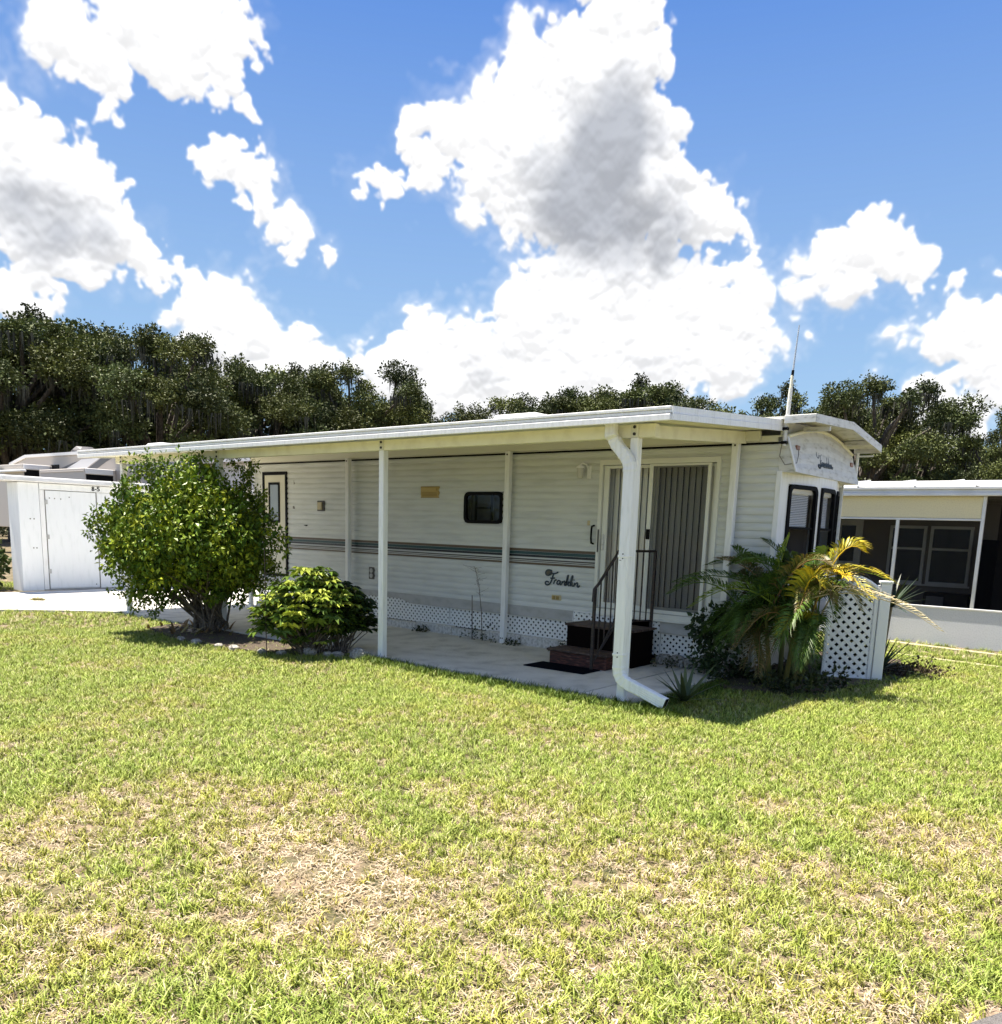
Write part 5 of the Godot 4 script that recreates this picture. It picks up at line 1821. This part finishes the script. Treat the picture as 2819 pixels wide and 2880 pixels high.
	for q in [[-2.50, 0.02, -1.55, 46, 0.60], [-2.46, 0.78, -1.60, 40, 0.50], [-2.80, 0.1, -1.25, 30, 0.55]]:
		for i in q[3]:
			var an: float = i * 2.39996
			var up: float = 0.05 + 0.95 * (float(i) / q[3])
			mb = Mb.new()
			var k := rng.randf_range(0.7, 1.2)
			mb.col = Color(0.035 * k, 0.055 * k, 0.028 * k)
			strap(mb, Vector3(q[0], q[1], q[2]), Vector3(cos(an), up * 1.3, sin(an)).normalized(), q[4] * rng.randf_range(0.8, 1.1), 0.035, 0.25 * (1.0 - up))
			part("leaf", mb, M.leaf, D)
	mb = Mb.new()
	mb.tube([Vector3(-2.50, -0.05, -1.55), Vector3(-2.46, 0.82, -1.6)], [0.04, 0.03], 6)
	part("stem", mb, M.twig, D)
	var xfd: Array = []
	var tid := PackedColorArray()
	for i in 260:
		xfd.append(Transform3D(rbasis(), Vector3(rng.randf_range(-0.32, 0.12), rng.randf() * 0.95, rng.randf_range(-0.05, 0.35))))
		var vd := rng.randf_range(0.5, 1.2)
		tid.append(Color(0.025 * vd, 0.04 * vd, 0.016 * vd))
	many("foliage", leaf_cluster(9, 0.07, 0.075, 0.055, 640), M.leaf, xfd, tid, D)
	# --- big round bush
	var bu := Vector3(-10.56, -0.03, 2.34)
	var B := thing("round_bush", bu, "big round green bush with many bare grey stems, in front of the entry door", "bush")
	var right := Vector3(0.52, 0, -0.854)
	var toward := Vector3(0.854, 0, 0.52)
	var lobes := [[-0.62, 1.82, 0.50, 0.1], [-0.05, 1.90, 0.54, 0.0], [0.40, 1.68, 0.42, 0.1], [-1.08, 1.52, 0.36, 0.0], [-0.5, 1.32, 0.74, 0.35], [0.30, 1.25, 0.66, 0.4], [-0.78, 0.92, 0.36, 0.2], [0.46, 1.12, 0.38, 0.0], [-0.3, 1.6, 0.6, -0.5], [0.3, 1.5, 0.6, -0.5], [-0.2, 0.98, 0.34, 0.4], [-0.95, 1.3, 0.45, 0.1], [0.52, 0.80, 0.32, 0.2], [-0.72, 0.74, 0.36, 0.1], [0.12, 0.78, 0.36, 0.3], [-0.3, 0.66, 0.3, -0.3], [-0.55, 1.25, 0.5, 0.95], [0.1, 1.32, 0.5, 0.9], [-0.95, 1.15, 0.38, 0.8], [-0.2, 1.75, 0.45, 0.7]]
	var xf: Array = []
	var tint := PackedColorArray()
	mb = Mb.new()
	for k in lobes:
		var ce: Vector3 = bu + right * k[0] + Vector3(0, k[1], 0) + toward * k[3]
		for i in int(470.0 * k[2] * k[2]) + 16:
			var d := rndv()
			var q: Vector3 = ce + d * k[2] * pow(rng.randf(), 0.5) * (1.0 + 0.16 * rng.randfn())
			var s := rng.randf_range(0.75, 1.2)
			xf.append(Transform3D(Basis(Vector3.UP, rng.randf() * TAU) * Basis(rndv(), rng.randf() * 0.9).scaled(Vector3(s, s, s)), q - bu))
			var v := rng.randf_range(0.65, 1.35)
			var yl := rng.randf()
			tint.append(Color((0.085 + 0.19 * yl * yl) * v, (0.155 + 0.16 * yl * yl) * v, 0.020 * v))
		for j in 3:
			var st := bu + Vector3(rng.randf_range(-0.24, 0.24), 0, rng.randf_range(-0.2, 0.2))
			var e: Vector3 = ce + rndv() * k[2] * 0.6
			var m1 := st.lerp(e, 0.4) + Vector3(0, 0.15, 0) + rndv() * 0.08
			mb.tube([st - Vector3(0, 0.06, 0), st + Vector3(0, 0.1, 0), m1, e], [0.020, 0.018, 0.013, 0.005], 5, false)
	# loose sprigs sticking out
	for k in [[-0.85, 2.34], [-0.55, 2.4], [0.15, 2.42], [0.35, 2.5], [0.55, 2.15], [0.86, 1.72], [0.84, 1.1], [0.9, 0.95], [-1.42, 1.5], [-1.36, 1.66], [0.02, 2.35], [-1.0, 0.55], [-1.15, 0.75], [-0.35, 2.28], [-0.15, 2.45], [0.55, 2.3], [-1.05, 2.05], [-1.3, 1.3], [0.72, 1.95], [0.95, 1.4], [-0.7, 0.45], [0.62, 2.42], [-0.72, 2.42]]:
		var q: Vector3 = bu + right * k[0] + Vector3(0, k[1], 0)
		for i in 7:
			xf.append(Transform3D(Basis(Vector3.UP, rng.randf() * TAU).scaled(Vector3(0.8, 0.8, 0.8)), q - bu + Vector3(rng.randfn() * 0.05, -i * 0.035, rng.randfn() * 0.05)))
			tint.append(Color(0.15, 0.22, 0.025))
	part("stems", mb, M.twig, B)
	many("foliage", leaf_cluster(16, 0.088, 0.072, 0.043, 611), M.leaf, xf, tint, B)
	# dead strap leaves round its foot
	var dl := thing("dead_bromeliad", bu + Vector3(0.1, 0, 0.25), "withered brown strap-leaved plants under the big bush", "plant")
	for i in 60:
		var an := i * 2.39996
		mb = Mb.new()
		var k := rng.randf_range(0.7, 1.3)
		mb.col = Color(0.22 * k, 0.14 * k, 0.06 * k) if i % 3 else Color(0.30 * k, 0.25 * k, 0.10 * k)
		strap(mb, bu + Vector3(0.1 + rng.randfn() * 0.34, 0.0, 0.25 + rng.randfn() * 0.2), Vector3(cos(an), rng.randf_range(0.3, 1.4), sin(an)).normalized(), rng.randf_range(0.22, 0.42), 0.04, 0.35)
		part("leaf", mb, M.leaf, dl)
	# --- umbrella-leaved shrubs
	var ros := Mb.new()
	for i in 8:
		var an := TAU * i / 8.0
		var d := Vector3(cos(an), 0.15, sin(an))
		var s := Vector3(-sin(an), 0, cos(an))
		var e := d * 0.125 + Vector3(0, -0.045, 0)
		var m1 := d * 0.075
		var k := 0.9 + 0.2 * (i % 2)
		ros.col = Color(k, k, k)
		ros.leaf(Vector3.ZERO, m1 + s * 0.024, e)
		ros.leaf(Vector3.ZERO, e, m1 - s * 0.024)
	var rm := ros.mesh()
	for q in [[-7.92, 2.60, 0.0, "yellow-topped umbrella-leaved shrub between the big bush and the middle post"], [-7.80, 2.26, 1.0, "dark green umbrella-leaved shrub behind the yellow-topped one"]]:
		var o := Vector3(q[0], -0.03, q[1])
		var U := thing("umbrella_shrub", o, q[3], "shrub", "umbrella-leaved shrubs by the patio")
		xf = []
		tint = PackedColorArray()
		mb = Mb.new()
		var lb := [[-0.34, 0.60, 0.28], [0.0, 0.80, 0.30], [0.26, 0.70, 0.28], [-0.05, 0.52, 0.40], [-0.42, 0.36, 0.26], [0.38, 0.36, 0.28], [0.0, 0.25, 0.34]]
		if q[2] > 0.5:
			lb = [[0.0, 0.66, 0.26], [0.12, 0.56, 0.24], [0.16, 0.36, 0.26], [0.0, 0.34, 0.28], [-0.2, 0.5, 0.28]]
		for k in lb:
			var ce: Vector3 = right * k[0] + Vector3(0, k[1], 0) + toward * rng.randf_range(-0.1, 0.15)
			for i in int(520 * k[2] * k[2]) + 14:
				var d := rndv()
				d.y = absf(d.y) * 1.2 - 0.35
				var p: Vector3 = ce + d.normalized() * k[2] * pow(rng.randf(), 0.3)
				var s := rng.randf_range(0.75, 1.2)
				xf.append(Transform3D(Basis(Vector3.UP, rng.randf() * TAU) * Basis(rndv(), rng.randf() * 0.5).scaled(Vector3(s, s, s)), p))
				var v := rng.randf_range(0.75, 1.25)
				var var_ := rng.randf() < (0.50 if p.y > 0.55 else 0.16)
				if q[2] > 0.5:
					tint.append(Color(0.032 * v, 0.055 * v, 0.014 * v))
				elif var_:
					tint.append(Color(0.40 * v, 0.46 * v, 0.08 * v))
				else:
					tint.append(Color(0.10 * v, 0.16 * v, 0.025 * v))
				if i % 6 == 0:
					mb.tube([Vector3(rng.randfn() * 0.08, -0.03, rng.randfn() * 0.08), p * Vector3(0.6, 0.55, 0.6), p], [0.010, 0.007, 0.003], 4, false)
		var sm := MeshInstance3D.new()
		sm.name = "stems"
		sm.mesh = mb.mesh()
		sm.material_override = M.twig
		U.add_child(sm, true)
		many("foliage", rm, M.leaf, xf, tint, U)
	# --- vine on the right wall post
	var vi := Vector3(-3.78, 0.0, 0.2)
	var Vn := thing("post_vine", vi, "leafy dark green vine climbing the foot of the right wall post", "vine")
	xf = []
	tint = PackedColorArray()
	var vl := leaf_cluster(9, 0.07, 0.075, 0.055, 640)
	for i in 80:
		var h := 0.72 * pow(rng.randf(), 0.9)
		xf.append(Transform3D(rbasis(), Vector3(rng.randfn() * 0.14, h, rng.randf_range(-0.02, 0.12))))
		var v := rng.randf_range(0.6, 1.3)
		tint.append(Color(0.035 * v, 0.06 * v, 0.022 * v))
	many("foliage", vl, M.leaf, xf, tint, Vn)
	mb = Mb.new()
	for i in 5:
		mb.tube([vi + Vector3(rng.randfn() * 0.1, -0.05, 0.02), vi + Vector3(rng.randfn() * 0.1, 0.3, 0.03), vi + Vector3(rng.randfn() * 0.14, 0.6, 0.03)], [0.006, 0.005, 0.003], 4)
	part("stems", mb, M.twig, Vn)
	# --- low leafy growth under the palm
	var un := thing("palm_undergrowth", Vector3(-3.2, -0.03, 0.2), "dark low leafy growth under the clump palm", "ground cover")
	xf = []
	tint = PackedColorArray()
	for i in 120:
		xf.append(Transform3D(rbasis().scaled(Vector3.ONE * 0.8), Vector3(rng.randf_range(-0.5, 0.7), 0.20 * pow(rng.randf(), 1.4), rng.randf_range(-0.6, 0.4))))
		var v := rng.randf_range(0.5, 1.3)
		tint.append(Color(0.04 * v, 0.055 * v, 0.02 * v))
	many("foliage", vl, M.leaf, xf, tint, un)
	# --- dry weeds by the wall
	var wd := thing("dry_weed", Vector3(-7.3, 0.0, 0.14), "tall dried weed stalk with a wispy head against the trailer wall", "weed")
	mb = Mb.new()
	mb.tube([Vector3(-7.28, -0.02, 0.14), Vector3(-7.30, 0.4, 0.15), Vector3(-7.36, 0.78, 0.15), Vector3(-7.44, 1.02, 0.16)], [0.007, 0.006, 0.004, 0.002], 5)
	part("stalk", mb, M.twig, wd)
	mb = Mb.new()
	for i in 26:
		var u := rng.randf_range(0.62, 1.04)
		var p := Vector3(lerpf(-7.31, -7.44, (u - 0.5) / 0.55), u, 0.155)
		var e := p + Vector3(rng.randfn() * 0.07, rng.randf_range(-0.02, 0.08), rng.randfn() * 0.05)
		mb.tube([p, e], [0.0025, 0.001], 4, false)
		mb.tube([e, e + rndv() * 0.02], [0.003, 0.001], 4, false)
	part("head", mb, M.twig, wd)
	mb = Mb.new()
	mb.tube([Vector3(-7.45, -0.02, 0.16), Vector3(-7.47, 0.62, 0.16)], [0.008, 0.006], 5)
	part("stalk", mb, M.twig, wd)
	var nm := ["small weed at the foot of the dried stalk", "low weed by the wall near the middle wall post", "weed patch at the wall left of the wooden steps", "weeds at the base of the right lattice", "small weed by the left lattice base"]
	var sp := [[-7.35, 0.16, 0.12], [-6.75, 0.14, 0.06], [-5.95, 0.2, 0.08], [-4.4, 0.16, 0.12], [-8.5, 0.13, 0.06]]
	for j in sp.size():
		var p := Vector3(sp[j][0], 0.0, sp[j][1])
		var w := thing("wall_weed", p, nm[j], "weed", "weeds along the trailer's base")
		xf = []
		tint = PackedColorArray()
		for i in 12:
			xf.append(Transform3D(rbasis().scaled(Vector3.ONE * 0.5), Vector3(rng.randfn() * sp[j][2] * 1.3, absf(rng.randfn()) * sp[j][2] * 0.6, rng.randfn() * 0.03)))
			var v := rng.randf_range(0.6, 1.3)
			tint.append(Color(0.06 * v, 0.07 * v, 0.028 * v))
		many("foliage", vl, M.leaf, xf, tint, w)
	# --- shrubs left of the shed
	var hl := ["broad-leaved dark shrub at the shed's left corner", "rounder shrub behind the broad-leaved one, at the left edge", "low shrub on the ground left of the shed"]
	var hs := [[-19.3, 2.6, 1.3, 0.75], [-20.2, 3.3, 1.7, 0.9], [-19.0, 3.0, 0.5, 0.5]]
	for j in 3:
		var p := Vector3(hs[j][0], -0.04, hs[j][1])
		var w := thing("yard_shrub", p, hl[j], "shrub", "shrubs beside the shed")
		xf = []
		tint = PackedColorArray()
		for i in 420:
			var d := rndv()
			xf.append(Transform3D(rbasis().scaled(Vector3.ONE * 1.7), Vector3(d.x * hs[j][3], hs[j][2] * 0.5 + d.y * hs[j][2] * 0.5, d.z * hs[j][3]) * pow(rng.randf(), 0.25)))
			var v := rng.randf_range(0.6, 1.3)
			tint.append(Color(0.05 * v, 0.075 * v, 0.022 * v))
		many("foliage", vl, M.leaf, xf, tint, w)
	# --- leaf litter mound by the lattice panel
	var lm := thing("leaf_litter", Vector3(-2.3, -0.03, -2.0), "low heap of dead brown leaves right of the lattice panel", "leaf litter")
	xf = []
	tint = PackedColorArray()
	for i in 130:
		xf.append(Transform3D(rbasis().scaled(Vector3.ONE * 0.55), Vector3(rng.randfn() * 0.18, absf(rng.randfn()) * 0.045, rng.randfn() * 0.25)))
		var v := rng.randf_range(0.5, 1.3)
		tint.append(Color(0.07 * v, 0.05 * v, 0.03 * v))
	many("leaves", vl, M.leaf, xf, tint, lm)


# ------------------------------------------------------------------ lawn
func dryness(x: float, z: float, nz: FastNoiseLite) -> float:
	var d := 0.0
	for k in [[-2.75, 6.42, 0.72, 0.42, 1.15], [-3.5, 6.05, 0.5, 0.4, 0.55], [-4.05, 7.1, 0.45, 0.8, 0.55], [-3.1, 7.45, 0.3, 0.25, 0.5], [-1.25, 5.0, 0.5, 0.26, 0.85], [-0.69, 4.0, 0.35, 0.4, 0.7], [-1.64, 4.15, 0.22, 0.22, 0.8], [-1.98, 6.3, 0.4, 0.25, 0.55], [-1.5, 5.55, 0.65, 0.3, 0.6], [-0.82, 6.0, 0.6, 0.25, 0.4], [-3.25, 5.3, 0.7, 0.25, 0.3], [-1.9, 5.5, 0.35, 0.2, 0.3], [-5.2, 3.1, 0.5, 0.2, 0.35], [-4.3, 3.0, 0.3, 0.15, 0.4]]:
		var u := (x - float(k[0])) / float(k[2])
		var v := (z - float(k[1])) / float(k[3])
		d = maxf(d, float(k[4]) * exp(-(u * u + v * v) * 0.8))
	d += 0.55 * nz.get_noise_2d(x * 0.9, z * 0.9) + 0.30 * nz.get_noise_2d(x * 4.0 + 50, z * 4.0) + 0.02
	d += 0.16 * smoothstep(4.6, 6.8, z)
	return clampf(d, 0.0, 1.0)


func on_lawn(x: float, z: float) -> bool:
	if z > -2.4 and z < 2.28 and x > -13.3 and x < -3.68:
		return false
	if x > -3.9 and x < -2.5 and z < 0.35 and z > -2.9:
		return rng.randf() < 0.12
	if z < -5.45:
		return false
	if x < -13.3 and z < 3.5 - 0.0:
		if z < 2.22 + (-13.31 - x) * 0.99:
			return x < -18.8
	if x < -14.5 and x > -17.75 and z > -3.0:
		if x < -15.2 - (z - 4.6) * 0.03 or z < 2.22 + (-13.31 - x) * 0.99:
			return false
	if z > 2.2 and z < 3.1 and x > -11.3 and x < -7.4:
		var lim := 3.1 - 0.2 * absf(x + 9.6) * 0.3 - (maxf(0.0, x + 8.4) * 0.75)
		if z < lim:
			return rng.randf() < 0.30
	if x > -0.3 and z > 5.6 or z > 8.4:
		return false
	if x > -3.3 and z < -3.0 and (absf(z - (-5.26 + (x + 3.3) * 0.17)) < 0.12 or absf(z - (-3.77 + (x + 3.0) * 0.1)) < 0.11):
		return false
	return true


func blade_tuft(nb: int, l0: float, l1: float, w: float, spread: float, flat_: float, seed_: int) -> ArrayMesh:
	var r := RandomNumberGenerator.new()
	r.seed = seed_
	var mb := Mb.new()
	for i in nb:
		var a := r.randf() * TAU
		var p := Vector3(cos(a), 0, sin(a)) * spread * sqrt(r.randf())
		var b := r.randf() * TAU
		var lean := r.randf_range(0.25, 1.0) * flat_
		var d := Vector3(cos(b) * lean, 1.0, sin(b) * lean).normalized()
		var l := r.randf_range(l0, l1)
		var s := Vector3(-sin(b), 0, cos(b)) * w * 0.5 * r.randf_range(0.7, 1.2)
		var k := r.randf_range(0.35, 1.6)
		mb.col = Color(k, k * r.randf_range(0.95, 1.05), k * k)
		var m1 := p + d * l * 0.55
		var e := p + d * l + Vector3(cos(b), -0.5, sin(b)) * l * 0.22 * flat_
		mb.leaf(p - s, p + s, m1 + s * 0.8)
		mb.leaf(p - s, m1 + s * 0.8, m1 - s * 0.8)
		mb.leaf(m1 - s * 0.8, m1 + s * 0.8, e)
	return mb.mesh()


func lawn() -> void:
	var nz := FastNoiseLite.new()
	nz.seed = 12
	nz.frequency = 0.8
	nz.fractal_octaves = 3
	# turf: living blades and straw
	var gx: Array = []
	var gt := PackedColorArray()
	var sx: Array = []
	var stt := PackedColorArray()
	# [distance from, to, tufts per square metre]
	for band in [[1.6, 3.4, 2100.0], [3.4, 5.5, 1900.0], [5.5, 8.5, 1600.0], [8.5, 13.0, 900.0], [13.0, 22.0, 220.0]]:
		var r0: float = band[0]
		var r1: float = band[1]
		var a0 := deg_to_rad(-76.0)
		var a1 := deg_to_rad(-2.0)
		var count := int((r1 * r1 - r0 * r0) * 0.5 * (a1 - a0) * band[2])
		var grow := clampf(pow(1700.0 / band[2], 0.2), 1.0, 1.35)
		for i in count:
			var a := rng.randf_range(a0, a1)
			var rr := sqrt(rng.randf_range(r0 * r0, r1 * r1))
			var x := sin(a) * rr
			var z := 8.755 - cos(a) * rr
			if not on_lawn(x, z):
				continue
			var d := dryness(x, z, nz)
			if rr < 6.5 and rng.randf() > 0.30 + 1.1 * clampf(nz.get_noise_2d(x * 11.0, z * 11.0) + 0.45, 0.0, 1.0):
				continue
			var p := Vector3(x, gy(x, z) - 0.004, z)
			var s := rng.randf_range(0.60, 1.10) * grow
			var t := Transform3D(Basis(Vector3.UP, rng.randf() * TAU).scaled(Vector3(s, s * rng.randf_range(0.8, 1.1), s)), p)
			var v := rng.randf_range(0.68, 1.42)
			if rng.randf() < d * 0.9 + 0.05:
				if rng.randf() > d * 0.45:
					sx.append(t)
					stt.append(Color(0.52 * v, 0.425 * v, 0.32 * v) if rng.randf() < 0.6 else Color(0.30 * v, 0.235 * v, 0.155 * v))
			else:
				var g := rng.randf()
				gx.append(t)
				if rng.randf() < 0.07:
					gt.append(Color(0.46 * v, 0.45 * v, 0.24 * v))
					continue
				gt.append(Color((0.185 + 0.18 * g + 0.10 * d) * v, (0.268 + 0.15 * g) * v, (0.038 + 0.075 * g) * v))
	var go := many("lawn_grass", blade_tuft(11, 0.035, 0.075, 0.0055, 0.035, 1.15, 41), M.grass, gx, gt, self)
	tag(go, "yellow-green mown lawn covering the whole foreground", "grass", "", "stuff")
	var so := many("straw_grass", blade_tuft(9, 0.025, 0.06, 0.006, 0.04, 2.4, 43), M.grass, sx, stt, self)
	tag(so, "pale dried-out straw patches in the front of the lawn", "dry grass", "", "stuff")
	# longer fringe along the patio edge and posts
	var fx: Array = []
	var ft := PackedColorArray()
	for i in 1300:
		var x := rng.randf_range(-7.2, -3.1)
		var z := 2.30 + absf(rng.randfn()) * 0.10
		if i % 4 == 0:
			x = -3.62 + absf(rng.randfn()) * 0.12
			z = rng.randf_range(0.5, 2.4)
		var s := rng.randf_range(0.7, 1.2)
		fx.append(Transform3D(Basis(Vector3.UP, rng.randf() * TAU).scaled(Vector3(s, s * 1.25, s)), Vector3(x, gy(x, z), z)))
		var v := rng.randf_range(0.7, 1.2)
		ft.append(Color(0.12 * v, 0.19 * v, 0.035 * v))
	var fo := many("edge_grass", blade_tuft(9, 0.05, 0.10, 0.007, 0.03, 0.9, 45), M.grass, fx, ft, self)
	tag(fo, "longer uncut grass fringe along the patio's front edge", "grass", "", "stuff")
	# tuft on the driveway
	var tp := Vector3(-15.9, -0.004, 2.55)
	var dx: Array = []
	var dt := PackedColorArray()
	for i in 22:
		dx.append(Transform3D(Basis(Vector3.UP, rng.randf() * TAU).scaled(Vector3.ONE * 1.3), Vector3(rng.randfn() * 0.1, 0, rng.randfn() * 0.05)))
		dt.append(Color(0.30, 0.26, 0.12))
	var dn := thing("grass_tuft", tp, "small dry grass tuft growing in the driveway concrete", "grass tuft")
	many("blades", blade_tuft(9, 0.03, 0.07, 0.007, 0.03, 1.0, 47), M.grass, dx, dt, dn)
